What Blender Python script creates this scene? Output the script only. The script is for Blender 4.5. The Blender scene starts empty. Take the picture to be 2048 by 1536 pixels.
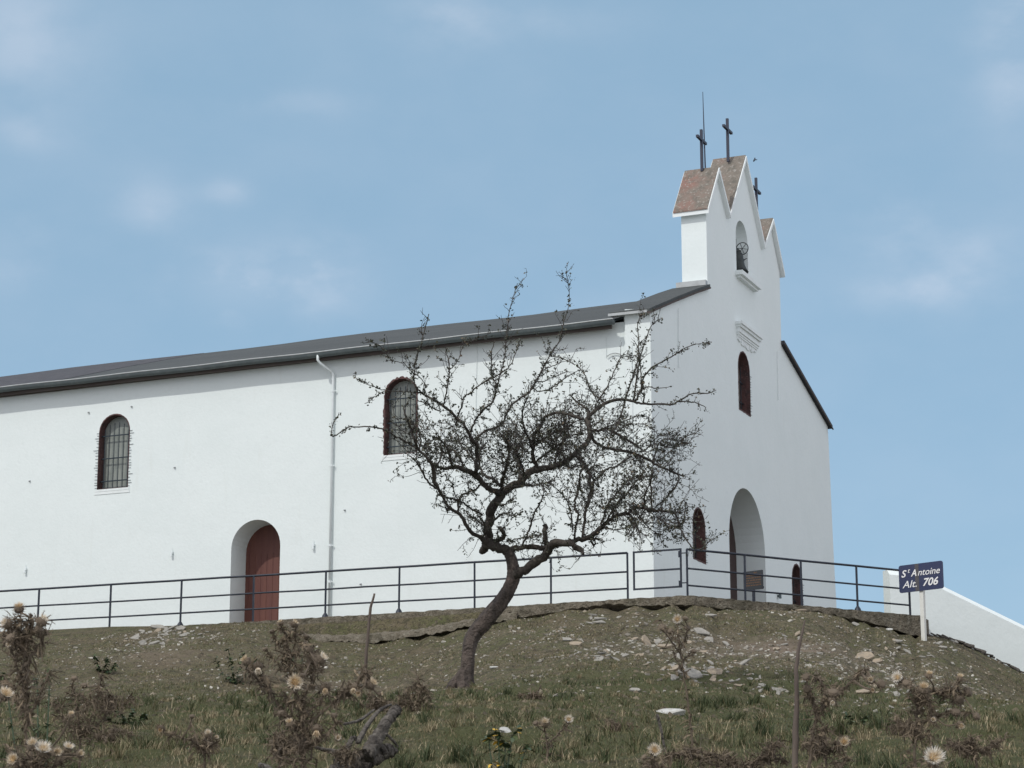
import bpy, bmesh, math, random
import numpy as np
from mathutils import Vector, Matrix
from mathutils.geometry import tessellate_polygon
rnd = random.Random(7); rng = np.random.default_rng(7)
S = bpy.context.scene; COL = S.collection
R = math.radians
# ------------------------------------------------------------------ camera
PITCH = R(13.4); FPX = 4758.0; CX, CY = 1024.0, 768.0
cam_d = bpy.data.cameras.new('camera'); cam = bpy.data.objects.new('camera', cam_d); COL.objects.link(cam)
cam.location = (0, 0, 0); cam.rotation_euler = (R(90) + PITCH, 0, 0)
cam_d.sensor_width = 36; cam_d.lens = 36 * FPX / 2048; cam_d.clip_end = 9000; cam_d.clip_start = .1
cam_d.dof.use_dof = True; cam_d.dof.focus_distance = 46; cam_d.dof.aperture_fstop = 19
S.camera = cam
# ------------------------------------------------------------------ sky and sun
SUN_AZ, SUN_EL = -139.0, 47.0
w = bpy.data.worlds.new('World'); S.world = w; w.use_nodes = True
nt = w.node_tree; nt.nodes.clear(); N = nt.nodes; L = nt.links
wo = N.new('ShaderNodeOutputWorld'); bg = N.new('ShaderNodeBackground'); sky = N.new('ShaderNodeTexSky')
sky.sky_type = 'NISHITA'; sky.sun_disc = False; sky.sun_elevation = R(SUN_EL); sky.sun_rotation = R(SUN_AZ)
sky.altitude = 700; sky.air_density = 1.0; sky.dust_density = 1.6; sky.ozone_density = 1.6
bg.inputs['Strength'].default_value = 0.15
def wmath(op, a, b=None):
    n = N.new('ShaderNodeMath'); n.operation = op
    for i, v in enumerate((a, b)):
        if v is None: continue
        if isinstance(v, (int, float)): n.inputs[i].default_value = v
        else: L.new(v, n.inputs[i])
    return n.outputs[0]
tc = N.new('ShaderNodeTexCoord')
nz = N.new('ShaderNodeTexNoise'); nz.inputs['Scale'].default_value = 16; nz.inputs['Detail'].default_value = 7; nz.inputs['Roughness'].default_value = .55
mpw = N.new('ShaderNodeMapping'); mpw.inputs['Scale'].default_value = (1, 1, 1.7)
L.new(tc.outputs['Generated'], mpw.inputs[0]); L.new(mpw.outputs[0], nz.inputs['Vector'])
sep = N.new('ShaderNodeSeparateXYZ'); L.new(tc.outputs['Generated'], sep.inputs[0])
def raydir(x, y):
    a = (x - CX) / FPX; b = -(y - CY) / FPX
    return np.array([a, math.cos(PITCH) - b * math.sin(PITCH), math.sin(PITCH) + b * math.cos(PITCH)])
tot = None
for (px, py, wx, wy, amp) in [(480, 565, 100, 55, .75), (645, 545, 70, 60, .6), (300, 410, 60, 40, .42), (450, 385, 40, 20, .4), (905, 40, 90, 45, .5),
                              (40, 70, 120, 110, .35), (2025, 60, 60, 130, .55), (1900, 530, 120, 60, .42), (1790, 455, 60, 45, .35), (1850, 580, 130, 30, .35), (10, 500, 60, 50, .45), (60, 265, 60, 30, .25), (620, 210, 120, 22, .2), (1230, 640, 160, 40, .2), (1090, 40, 100, 25, .2)]:
    d = raydir(px, py); d /= np.linalg.norm(d)
    ex = wmath('DIVIDE', wmath('SUBTRACT', sep.outputs[0], float(d[0])), wx / FPX)
    ez = wmath('DIVIDE', wmath('SUBTRACT', sep.outputs[2], float(d[2])), wy / FPX)
    q = wmath('ADD', wmath('MULTIPLY', ex, ex), wmath('MULTIPLY', ez, ez))
    g = wmath('MULTIPLY', wmath('EXPONENT', wmath('MULTIPLY', q, -.8)), amp)
    tot = g if tot is None else wmath('ADD', tot, g)
front = wmath('GREATER_THAN', sep.outputs[1], 0.0)
rp = N.new('ShaderNodeMapRange'); rp.inputs[1].default_value = .38; rp.inputs[2].default_value = .66
L.new(nz.outputs[0], rp.inputs[0])
haze = wmath('MULTIPLY', rp.outputs[0], .035)
soft = wmath('ADD', wmath('MULTIPLY', rp.outputs[0], .75), .22)
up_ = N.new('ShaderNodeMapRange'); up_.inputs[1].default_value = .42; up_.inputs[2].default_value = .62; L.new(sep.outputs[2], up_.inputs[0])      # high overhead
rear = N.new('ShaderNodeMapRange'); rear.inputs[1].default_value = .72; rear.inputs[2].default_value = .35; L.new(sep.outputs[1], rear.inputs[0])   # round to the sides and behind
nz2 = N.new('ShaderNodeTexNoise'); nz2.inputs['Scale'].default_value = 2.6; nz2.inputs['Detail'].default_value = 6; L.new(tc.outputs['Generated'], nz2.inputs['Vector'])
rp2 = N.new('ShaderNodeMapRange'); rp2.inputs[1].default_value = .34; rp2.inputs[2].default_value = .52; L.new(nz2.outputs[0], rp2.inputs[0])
fill_clouds = wmath('MULTIPLY', wmath('MULTIPLY', wmath('MAXIMUM', up_.outputs[0], rear.outputs[0]), rp2.outputs[0]), .95)  # unseen bright clouds, added out of frame to lift the light on shaded walls
fac = wmath('MINIMUM', wmath('ADD', wmath('ADD', wmath('MULTIPLY', wmath('MULTIPLY', wmath('MULTIPLY', tot, front), soft), .55), haze), fill_clouds), 1.0)
veil = N.new('ShaderNodeMixRGB'); veil.inputs[0].default_value = .76; L.new(sky.outputs[0], veil.inputs[1]); veil.inputs[2].default_value = (2.22, 3.50, 4.62, 1)   # thin even haze
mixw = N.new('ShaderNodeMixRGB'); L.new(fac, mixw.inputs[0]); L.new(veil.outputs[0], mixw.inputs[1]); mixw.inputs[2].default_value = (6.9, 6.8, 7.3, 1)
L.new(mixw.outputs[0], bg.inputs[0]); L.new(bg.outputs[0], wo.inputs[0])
sd = bpy.data.lights.new('sun', 'SUN'); sd.energy = 2.0; sd.angle = R(.6); sd.color = (1, .98, .93)
sun = bpy.data.objects.new('sun', sd); COL.objects.link(sun)
sv = Vector((math.sin(R(SUN_AZ)) * math.cos(R(SUN_EL)), math.cos(R(SUN_AZ)) * math.cos(R(SUN_EL)), math.sin(R(SUN_EL))))
sun.rotation_euler = sv.to_track_quat('Z', 'Y').to_euler()
S.view_settings.view_transform = 'Standard'; S.view_settings.look = 'None'; S.view_settings.exposure = -0.08; S.view_settings.gamma = 1
# ------------------------------------------------------------------ helpers
def tag(o, label=None, cat=None, group=None, kind=None):
    if label: o['label'] = label
    if cat: o['category'] = cat
    if group: o['group'] = group
    if kind: o['kind'] = kind
    return o
def empty(name, loc=(0, 0, 0), rz=0):
    o = bpy.data.objects.new(name, None); COL.objects.link(o); o.location = loc; o.rotation_euler = (0, 0, rz); o.empty_display_size = .3
    return o
class MB:
    def __init__(s): s.v = []; s.f = []; s.n = 0; s.a = []
    def add(s, v, f, a=None):
        v = np.asarray(v, float).reshape(-1, 3); s.v.append(v); s.f += [tuple(int(i) + s.n for i in q) for q in f]; s.n += len(v)
        if a is not None: s.a.append(np.full(len(v), a) if np.isscalar(a) else np.asarray(a))
    def box(s, lo, hi, M=None, a=None):
        x0, y0, z0 = lo; x1, y1, z1 = hi
        v = np.array([(x0, y0, z0), (x1, y0, z0), (x1, y1, z0), (x0, y1, z0), (x0, y0, z1), (x1, y0, z1), (x1, y1, z1), (x0, y1, z1)], float)
        if M is not None: v = v @ M[:3, :3].T + M[:3, 3]
        s.add(v, [(0, 3, 2, 1), (4, 5, 6, 7), (0, 1, 5, 4), (1, 2, 6, 5), (2, 3, 7, 6), (3, 0, 4, 7)], a)
    def bar(s, a, b, w, h=None, up=(0, 0, 1)):
        a = np.array(a, float); b = np.array(b, float); d = b - a; ln = np.linalg.norm(d); d /= ln; up = np.array(up, float)
        if abs(d @ up) > .95: up = np.array([1., 0, 0]) if abs(d[0]) < .9 else np.array([0, 1., 0])
        x = np.cross(d, up); x /= np.linalg.norm(x); z = np.cross(x, d); h = h or w
        M = np.eye(4); M[:3, 0] = x; M[:3, 1] = d; M[:3, 2] = z; M[:3, 3] = a
        s.box((-w / 2, 0, -h / 2), (w / 2, ln, h / 2), M)
    def tube(s, P, r, n=6, jit=0, a=None, cap=True, rg=None, ridge=0):
        P = np.asarray(P, float); m = len(P); r = np.broadcast_to(np.asarray(r, float), (m,))
        T = np.gradient(P, axis=0); T /= np.linalg.norm(T, axis=1)[:, None] + 1e-9
        ref = np.array([.3, .9, .2]) if abs(T[0] @ np.array([.3, .9, .2])) < .9 else np.array([1., 0, 0])
        X = np.cross(T, ref); X /= np.linalg.norm(X, axis=1)[:, None] + 1e-9; Y = np.cross(T, X)
        th = np.arange(n) * 2 * np.pi / n
        rr = r[:, None] * np.ones(n)
        if jit: rr = rr * (1 + (rg or rng).normal(0, jit, (m, n)))
        if ridge:
            g_ = rg or rng; k1, k2, k3 = g_.uniform(0, 6, 3); ph_ = np.linspace(0, m * .18, m)[:, None]; rr = rr * (1 + ridge * (np.sin(2 * th + k1 + ph_) * .6 + np.sin(3 * th + k2 - ph_ * 1.3) * .7 + np.sin(5 * th + k3 + ph_ * .7) * .5 + .5 * np.sin(ph_ * 9 + 2 * th)))
        V = P[:, None, :] + rr[:, :, None] * (np.cos(th)[None, :, None] * X[:, None, :] + np.sin(th)[None, :, None] * Y[:, None, :])
        F = []
        for i in range(m - 1):
            for j in range(n):
                k = (j + 1) % n; F.append((i * n + j, i * n + k, (i + 1) * n + k, (i + 1) * n + j))
        if cap: F.append(tuple(range(n))[::-1]); F.append(tuple((m - 1) * n + j for j in range(n)))
        if a is not None and not np.isscalar(a): a = np.repeat(np.asarray(a), n)
        s.add(V.reshape(-1, 3), F, a)
    def build(s, name, mat, parent=None, smooth=False, attr=None):
        me = bpy.data.meshes.new(name); V = np.concatenate(s.v) if s.v else np.zeros((0, 3))
        me.from_pydata(V.tolist(), [], s.f); 
        if s.a and attr:
            at = me.attributes.new(attr, 'FLOAT', 'POINT'); at.data.foreach_set('value', np.concatenate(s.a).astype(np.float32))
        if smooth: me.polygons.foreach_set('use_smooth', np.ones(len(me.polygons), bool))
        me.materials.append(mat); me.update()
        o = bpy.data.objects.new(name, me); COL.objects.link(o)
        if parent: o.parent = parent
        return o
def tris_mesh(name, V, mat, parent=None, tone=None, quads=False):
    """fast mesh of separate triangles (or quads); V is (n,3 or 4,3)"""
    n, k = V.shape[:2]; me = bpy.data.meshes.new(name)
    me.vertices.add(n * k); me.vertices.foreach_set('co', V.reshape(-1).astype(np.float32))
    me.loops.add(n * k); me.loops.foreach_set('vertex_index', np.arange(n * k, dtype=np.int32))
    me.polygons.add(n); me.polygons.foreach_set('loop_start', np.arange(0, n * k, k, dtype=np.int32))
    if tone is not None:
        at = me.attributes.new('tone', 'FLOAT', 'POINT'); at.data.foreach_set('value', np.repeat(tone, k).astype(np.float32))
    me.materials.append(mat); me.update(); me.validate()
    o = bpy.data.objects.new(name, me); COL.objects.link(o)
    if parent: o.parent = parent
    return o
def mat(name, col, rough=.8, metal=0, noise=None, bump=None, attr=None, spec=None, wave=None):
    """noise=(scale, colour2, lo, hi[, scale2, colour3, lo, hi])  bump=(scale,strength,dist)  attr=list of (pos,colour) over 'tone'"""
    m = bpy.data.materials.new(name); m.use_nodes = True; t = m.node_tree; b = t.nodes['Principled BSDF']
    b.inputs['Roughness'].default_value = rough; b.inputs['Metallic'].default_value = metal
    if spec is not None: b.inputs['Specular IOR Level'].default_value = spec
    b.inputs['Base Color'].default_value = (*col, 1); co = t.nodes.new('ShaderNodeTexCoord'); cur = None
    if attr:
        an = t.nodes.new('ShaderNodeAttribute'); an.attribute_name = 'tone'; cr = t.nodes.new('ShaderNodeValToRGB')
        el = cr.color_ramp.elements
        while len(el) < len(attr): el.new(.5)
        for e, (p, c) in zip(el, attr): e.position = p; e.color = (*c, 1)
        t.links.new(an.outputs['Fac'], cr.inputs[0]); cur = cr.outputs[0]
    if noise:
        for i in range(0, len(noise), 4):
            sc, c2, lo, hi = noise[i:i + 4]
            n = t.nodes.new('ShaderNodeTexNoise'); n.inputs['Detail'].default_value = 8; n.inputs['Roughness'].default_value = .62
            if isinstance(sc, tuple):
                mp = t.nodes.new('ShaderNodeMapping'); mp.inputs['Scale'].default_value = sc; t.links.new(co.outputs['Object'], mp.inputs[0]); t.links.new(mp.outputs[0], n.inputs['Vector']); n.inputs['Scale'].default_value = 1
            else: n.inputs['Scale'].default_value = sc; t.links.new(co.outputs['Object'], n.inputs['Vector'])
            mr = t.nodes.new('ShaderNodeMapRange'); mr.inputs[1].default_value = lo; mr.inputs[2].default_value = hi; t.links.new(n.outputs[0], mr.inputs[0])
            mx = t.nodes.new('ShaderNodeMixRGB'); t.links.new(mr.outputs[0], mx.inputs[0])
            if cur is None: mx.inputs[1].default_value = (*col, 1)
            else: t.links.new(cur, mx.inputs[1])
            mx.inputs[2].default_value = (*c2, 1); cur = mx.outputs[0]
    if cur is not None: t.links.new(cur, b.inputs['Base Color'])
    if bump:
        last = None
        for i in range(0, len(bump), 3):
            n = t.nodes.new('ShaderNodeTexNoise'); n.inputs['Scale'].default_value = bump[i]; n.inputs['Detail'].default_value = 6; t.links.new(co.outputs['Object'], n.inputs['Vector'])
            bn = t.nodes.new('ShaderNodeBump'); bn.inputs['Strength'].default_value = bump[i + 1]; bn.inputs['Distance'].default_value = bump[i + 2]; t.links.new(n.outputs[0], bn.inputs['Height'])
            if last: t.links.new(last, bn.inputs['Normal'])
            last = bn.outputs[0]
        t.links.new(last, b.inputs['Normal'])
    return m
M_PL = mat('white_plaster', (.735, .79, .775), .85, noise=(.55, (.69, .75, .735), .45, .8, (2.5, 2.5, .35), (.66, .70, .665), .6, .9, 9, (.70, .755, .74), .5, .75), bump=(1.1, .35, .06, 14, .35, .012))
M_PL2 = mat('white_plaster_trim', (.75, .79, .78), .8, noise=(3, (.65, .69, .67), .5, .8), bump=(20, .3, .01))
M_ROOF = mat('slate_roof', (.043, .050, .049), .8, noise=((1.2, .12, 1), (.062, .069, .067), .4, .7, 9, (.030, .034, .036), .5, .75), bump=(25, .5, .02))
M_ROOF2 = mat('older_slate_roof', (.036, .037, .043), .8, noise=(4, (.07, .068, .075), .4, .7), bump=(25, .5, .02))
M_ZINC = mat('painted_gutter_zinc', (.085, .105, .108), .55, .2, noise=(6, (.13, .15, .15), .5, .75))
M_ZINCL = mat('pale_zinc', (.40, .42, .42), .55, .2, noise=(5, (.28, .29, .29), .45, .75))
M_WOOD = mat('brown_fascia_wood', (.075, .060, .052), .8, noise=((6, .6, 6), (.05, .035, .03), .4, .7))
M_PIPE = mat('pale_painted_pipe', (.70, .75, .745), .5, noise=(7, (.60, .64, .63), .5, .8))
M_STONE = mat('weathered_coping_stone', (.185, .160, .132), .9, noise=(.8, (.235, .135, .108), .50, .66, 5, (.125, .115, .095), .48, .66, 13, (.30, .28, .25), .55, .66, 30, (.5, .49, .46), .68, .74), bump=(18, .6, .02))
M_BRICK = mat('red_brick_reveal', (.105, .050, .046), .9, noise=(5, (.052, .033, .032), .4, .65, 22, (.20, .13, .115), .58, .7), bump=(14, .8, .03))
M_DOOR = mat('oxblood_painted_wood', (.135, .048, .032), .6, noise=((7, 7, .5), (.10, .032, .026), .4, .75), bump=(30, .1, .01))
M_DARK = mat('dark_painted_wood', (.035, .016, .014), .6, noise=(8, (.05, .025, .02), .4, .7))
M_PANE = mat('dusty_green_glass', (.235, .26, .235), .35, noise=((14, 14, .8), (.29, .31, .28), .42, .6, 3, (.17, .19, .175), .5, .75))
M_IRON = mat('dark_grille_iron', (.018, .030, .040), .5, .3)
M_RAIL = mat('dark_blue_rail_paint', (.015, .021, .034), .45, .2, noise=(9, (.04, .045, .055), .5, .8, 30, (.10, .06, .045), .68, .78))
M_CROSS = mat('blue_black_cross_paint', (.025, .030, .050), .5, .2)
M_BELL = mat('old_bronze', (.03, .034, .034), .5, .6, noise=(10, (.06, .07, .065), .4, .7))
M_CONC = mat('old_concrete', (.19, .172, .14), .95, noise=(1.6, (.11, .10, .08), .42, .68, 8, (.25, .23, .19), .52, .72, 25, (.12, .11, .09), .55, .7), bump=(5, .8, .08, 30, .6, .02))
M_FOOT = mat('soil_stained_concrete', (.165, .142, .105), .95, noise=(2.2, (.10, .088, .060), .44, .60, 9, (.22, .20, .155), .52, .66, 26, (.075, .065, .045), .52, .64), bump=(6, 1, .12, 30, 1, .03))
M_ROCK = mat('pale_flat_stone', (.30, .285, .25), .9, noise=(4, (.19, .182, .16), .42, .65, 18, (.38, .36, .31), .5, .7), bump=(20, .5, .02))
M_ROCKB = mat('buff_flat_stone', (.35, .285, .205), .9, noise=(6, (.22, .19, .15), .4, .7), bump=(20, .5, .02))
M_WHITEST = mat('bleached_stone', (.52, .52, .49), .9, noise=(7, (.27, .265, .23), .42, .66, 22, (.40, .39, .35), .5, .65), bump=(16, .6, .02))
M_GRAVEL = mat('stone_chips', (.3, .28, .24), .9, attr=[(0, (.10, .088, .068)), (.4, (.19, .172, .14)), (.75, (.30, .28, .235)), (1, (.43, .41, .355))])
M_BARK = mat('hawthorn_bark', (.105, .082, .068), .95, noise=((9, 9, 2.5), (.05, .04, .034), .38, .62, 4, (.15, .11, .095), .55, .75), bump=(5, 1, .12, 22, 1, .04))
M_BRANCH = mat('dark_branch_bark', (.048, .040, .033), .95, noise=(6, (.085, .075, .06), .45, .7), bump=(25, .8, .02))
M_TWIG = mat('dark_twig_bark', (.045, .038, .034), .95)
M_LEAF = mat('hawthorn_leaf', (.04, .045, .03), .6, attr=[(0, (.022, .026, .018)), (.55, (.045, .052, .03)), (.85, (.07, .07, .035)), (1, (.13, .09, .055))])
M_GRASS = mat('dry_and_green_grass', (.1, .1, .05), .8, attr=[(0, (.034, .052, .018)), (.3, (.078, .092, .034)), (.55, (.135, .122, .058)), (.8, (.205, .165, .092)), (1, (.33, .275, .17))])
M_DRY = mat('dry_thistle_stalk', (.13, .085, .06), .9, attr=[(0, (.060, .045, .032)), (.4, (.135, .104, .072)), (.75, (.225, .172, .112)), (1, (.36, .30, .20))])
M_PAPPUS = mat('cream_seed_fluff', (.66, .56, .40), .8, attr=[(0, (.50, .34, .17)), (.45, (.72, .60, .42)), (1, (.86, .84, .79))])
M_CORE = mat('thistle_disc', (.42, .30, .15), .9, noise=(160, (.25, .16, .08), .4, .6))
M_STICK = mat('weathered_stick', (.12, .095, .075), .9, noise=((30, 30, 4), (.07, .05, .045), .4, .7))
M_LOG = mat('bleached_dead_wood', (.11, .097, .082), .95, noise=(9, (.05, .042, .036), .46, .60, 30, (.20, .18, .15), .52, .66, 60, (.045, .038, .032), .56, .66), bump=(14, 1, .05, 55, 1, .02))
M_GREENLEAF = mat('weed_leaf', (.05, .08, .03), .6, attr=[(0, (.022, .045, .022)), (.5, (.05, .078, .03)), (.9, (.09, .11, .04)), (.95, (.5, .30, .03)), (1, (.6, .38, .04))])
M_SIGN = mat('navy_enamel', (.020, .030, .085), .4, noise=(5, (.032, .040, .085), .4, .7))
M_WHITE = mat('white_sign_paint', (.80, .80, .78), .5)
M_SIGNPOST = mat('off_white_post_paint', (.68, .68, .63), .6, noise=(8, (.55, .54, .48), .5, .8))
M_TAPE = mat('faded_sign_patch', (.075, .07, .075), .6)
M_PLAQ = mat('black_plaque', (.018, .022, .025), .4)
M_ORANGE = mat('faded_orange_lettering', (.20, .11, .055), .7)
M_BIRD = mat('dark_feathers', (.05, .055, .07), .8)
# ------------------------------------------------------------------ site geometry
def azv(a): a = R(a); return np.array([math.sin(a), math.cos(a), 0.])
U = azv(23); V = azv(-67); W2 = azv(60)
def at(x, y, D): r = raydir(x, y); return r * D / r[1]
def onplane(x, y, P0, d):
    n = np.array([d[1], -d[0], 0]); r = raydir(x, y); t = (n @ P0) / (n @ r); P = r * t
    return P, (P - P0) @ d
FC = at(1375, 1192, 52.5); ZT = FC[2]                # corner of the railing, terrace level
_P, _ = onplane(1309, 1100, FC + U * 1.7, V); B = np.array([_P[0], _P[1], ZT])   # corner of the church
def fenceY(px):
    """distance (Y) of the railing line along the ray column px"""
    k = (px - CX) / FPX / (math.cos(PITCH) + math.sin(PITCH) * .1)
    if px <= 1375: d = V; 
    else: d = W2
    s = (k * FC[1] - FC[0]) / (d[0] - k * d[1]); 
    return FC[1] + s * d[1]
def interp(x, T): return float(np.interp(x, [t[0] for t in T], [t[1] for t in T]))
Y_TOP = [(-3000, 1440), (0, 1262), (100, 1258), (219, 1252), (365, 1248), (480, 1242), (560, 1245), (600, 1263), (650, 1267), (720, 1266), (800, 1260), (870, 1250), (950, 1234), (1000, 1224), (1100, 1213), (1250, 1199), (1340, 1194), (1480, 1204), (1600, 1214), (1713, 1222), (1780, 1226), (1838, 1231), (1842, 1268), (1870, 1268), (1900, 1274), (1960, 1300), (2048, 1345), (2300, 1430), (5000, 1700)]
Y_LOW = [(-3000, 1440), (0, 1263), (100, 1259), (219, 1253), (365, 1251), (430, 1249), (480, 1245), (560, 1248), (600, 1272), (640, 1283), (750, 1285), (800, 1278), (820, 1272), (870, 1268), (930, 1255), (1000, 1243), (1100, 1225), (1170, 1215), (1210, 1209), (1300, 1210), (1385, 1209), (1420, 1215), (1480, 1220), (1600, 1221), (1640, 1224), (1700, 1237), (1760, 1252), (1800, 1262), (1838, 1273), (1843, 1270), (1870, 1270), (1900, 1276), (1960, 1302), (2048, 1347), (2300, 1432), (5000, 1705)]
D_FOOT = [(560, .16), (640, .75), (850, .75), (1000, .35), (1150, .22), (1250, .16), (1800, .16), (1838, .25)]
def gap_px(px):
    g = 0
    for (c, wd, a) in [(760, 45, 3), (835, 28, 8), (885, 30, 6), (960, 60, 5), (1080, 60, 4), (1180, 40, 5), (1235, 40, 10), (1310, 40, 8), (1370, 20, 9), (1440, 14, 5), (1710, 16, 7), (1750, 12, 5), (1805, 16, 5), (1835, 10, 4)]:
        g += a * max(0, 1 - abs(px - c) / wd)
    return g * 1.55
KN = [(0, -1.6), (3, -1.25), (6, -.6), (10, .2), (14, 1.0), (16, 1.30), (20, 1.80), (27, 2.65), (34, 3.52), (40, 4.42), (44, 5.13), (47, 5.75), (50, 6.55), (52, 7.12), (60, 9)]
kx = np.array([k[0] for k in KN]); kz = np.array([k[1] for k in KN]); km = np.gradient(kz, kx)
def zb(Y):
    Y = np.clip(Y, 0, 59.9); i = np.clip(np.searchsorted(kx, Y, side='right') - 1, 0, len(kx) - 2)
    h = kx[i + 1] - kx[i]; t = (Y - kx[i]) / h
    return (2*t**3-3*t**2+1)*kz[i] + (t**3-2*t**2+t)*h*km[i] + (-2*t**3+3*t**2)*kz[i+1] + (t**3-t**2)*h*km[i+1]
PH = rng.uniform(0, 6.28, (24, 3)); DR = rng.normal(0, 1, (24, 2)); DR /= np.linalg.norm(DR, axis=1)[:, None]
FRQ = np.array([.35] * 3 + [.8] * 4 + [1.9] * 5 + [4.2] * 6 + [9] * 6); AMP = np.array([.05] * 3 + [.035] * 4 + [.020] * 5 + [.012] * 6 + [.007] * 6)
def bumps(X, Y):
    z = 0
    for p, d, f_, a in zip(PH, DR, FRQ, AMP):
        z = z + a * np.sin(f_ * (d[0] * X + d[1] * Y) + p[0] + 1.3 * np.sin(f_ * .6 * (d[1] * X - d[0] * Y) + p[1]))
    return z
def tan_at(px, py):
    r = raydir(px, py); return r[2] / r[1]
_cache = {}
def column(px):
    px = round(px, 2)
    if px not in _cache:
        Yc = fenceY(px) - interp(px, D_FOOT); k = raydir(px, interp(px, Y_LOW)); k = k[0] / k[1]
        _cache[px] = (Yc, tan_at(px, interp(px, Y_LOW) + gap_px(px)), k)
    return _cache[px]
def ground(X, Y):
    """height of the slope in front of the terrace"""
    px = CX + FPX * (X / Y) * (math.cos(PITCH) + math.sin(PITCH) * (.08 + .05 * min(1, Y / 50)))
    px = min(max(px, -2900), 4900); Yc, tc_, k = column(px)
    if Y > Yc: return tc_ * Yc
    Yp = Y * 52.0 / Yc; b = zb(Yp) / Yp; t = min(max((Yp / 52 - .55) / .45, 0), 1); wgt = t * t * (3 - 2 * t)
    z = Y * (b + wgt * (tc_ - zb(52.0) / 52.0))
    fade = min(1, max(0, (Yc - Y) / 2.5))
    return float(z + bumps(X, Y) * fade * min(1, Y / 12))
def hit(px, py, Y0=7.0, Y1=60):
    """where the ray through (px,py) meets the slope"""
    r = raydir(px, py); r = r / r[1]; Y = Y0
    while Y < Y1:
        if ground(r[0] * Y, Y) > r[2] * Y: break
        Y += .06
    return np.array([r[0] * Y, Y, ground(r[0] * Y, Y)])
# ------------------------------------------------------------------ hillside
def build_ground():
    cols = list(np.arange(-2900, -150, 130)) + list(np.arange(-150, 1835, 11)) + [1836.5, 1838, 1840, 1842, 1845, 1849] + list(np.arange(1856, 2230, 11)) + list(np.arange(2240, 4900, 130))
    ys = np.concatenate([np.arange(.6, 6, .7), np.arange(6, 30, .16), np.arange(30, 48, .14)])
    rows = []
    for px in cols:
        Yc, tc_, k = column(px); r = []
        top = ZT - .02
        kk = k
        for y in ys:
            Y = y if y < 40 else 40 + (y - 40) * (Yc - 4.0 - 40) / (48 - 40)
            r.append((kk * Y, Y, ground(kk * Y, Y)))
        for Y in np.linspace(Yc - 4.0, Yc, 34): r.append((kk * Y, Y, ground(kk * Y, Y)))
        zc = tc_ * Yc
        slab = px < 1839
        rt = raydir(px, interp(px, Y_TOP)); zt_ = rt[2] / rt[1] * (Yc + .25)
        if slab:
            und = min(.03 + gap_px(px) * .02, .3)
            r.append((kk * (Yc + .22), Yc + .22, zc - .01))
            dd = interp(px, D_FOOT)
            if dd > .3 and px > 590:
                r.append((kk * (Yc + .25), Yc + .25, zt_ - .012)); r.append((kk * (Yc + dd * .6), Yc + dd * .6, zt_ * .45 + .55 * (ZT - .05))); r.append((kk * (Yc + dd), Yc + dd, ZT - .045))
            else:
                r.append((kk * (Yc + .26), Yc + .26, zc)); r.append((kk * (Yc + .3), Yc + .3, zc)); r.append((kk * (Yc + .4), Yc + .4, min(zc, ZT - .06)))
            for e in (1.5, 6, 20, 45): r.append((kk * (Yc + e), Yc + e, ZT - .3))
        else:
            for e, dz in ((.22, -.01), (.25, -.012), (.3, -.015), (.4, -.02), (1.5, -.3), (6, -2.), (20, -7), (45, -12)): r.append((kk * (Yc + e), Yc + e, zc + dz))
        for Y, z in ((140, -12), (260, -40), (800, -60), (6000, -80)): r.append((kk * Y, Y, z))
        rows.append(r)
    A = np.array(rows); nc, nr = A.shape[:2]; idx = np.arange(nc * nr).reshape(nc, nr)
    F = np.stack([idx[:-1, :-1], idx[1:, :-1], idx[1:, 1:], idx[:-1, 1:]], -1).reshape(-1, 4)
    me = bpy.data.meshes.new('ground'); me.from_pydata(A.reshape(-1, 3).tolist(), [], F.tolist())
    cov = np.array([cover(x, y, z) for x, y, z in A.reshape(-1, 3)])
    for j, nm in enumerate(('green', 'bare', 'stony')):
        a = me.attributes.new(nm, 'FLOAT', 'POINT'); a.data.foreach_set('value', cov[:, j].astype(np.float32))
    me.polygons.foreach_set('use_smooth', np.ones(len(me.polygons), bool))
    o = bpy.data.objects.new('ground', me); COL.objects.link(o); tag(o, kind='structure')
    m = bpy.data.materials.new('hillside_soil'); m.use_nodes = True; t = m.node_tree; b = t.nodes['Principled BSDF']; b.inputs['Roughness'].default_value = .95; b.inputs['Specular IOR Level'].default_value = .15
    co = t.nodes.new('ShaderNodeTexCoord')
    def noise(s, d=8):
        n = t.nodes.new('ShaderNodeTexNoise'); n.inputs['Scale'].default_value = s; n.inputs['Detail'].default_value = d; n.inputs['Roughness'].default_value = .65; t.links.new(co.outputs['Object'], n.inputs['Vector']); return n.outputs[0]
    def rng_(v, lo, hi):
        r_ = t.nodes.new('ShaderNodeMapRange'); t.links.new(v, r_.inputs[0]); r_.inputs[1].default_value = lo; r_.inputs[2].default_value = hi; return r_.outputs[0]
    def mix(f, a, c):
        x = t.nodes.new('ShaderNodeMixRGB')
        for i, v in enumerate((f, a, c)):
            if isinstance(v, tuple): x.inputs[i].default_value = (*v, 1)
            elif isinstance(v, (int, float)): x.inputs[i].default_value = v
            else: t.links.new(v, x.inputs[i])
        return x.outputs[0]
    def mul(a, c):
        x = t.nodes.new('ShaderNodeMath'); x.operation = 'MULTIPLY'; t.links.new(a, x.inputs[0])
        if isinstance(c, float): x.inputs[1].default_value = c
        else: t.links.new(c, x.inputs[1])
        return x.outputs[0]
    def attr(n):
        a = t.nodes.new('ShaderNodeAttribute'); a.attribute_name = n; return a.outputs['Fac']
    c = mix(rng_(noise(1.3), .40, .60), (.135, .112, .070), (.100, .104, .048))
    c = mix(rng_(noise(3.6), .50, .64), c, (.060, .056, .034))
    c = mix(rng_(noise(8.5), .54, .64), c, (.185, .155, .115))
    c = mix(rng_(noise(17), .50, .62), c, (.048, .043, .030))
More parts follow.
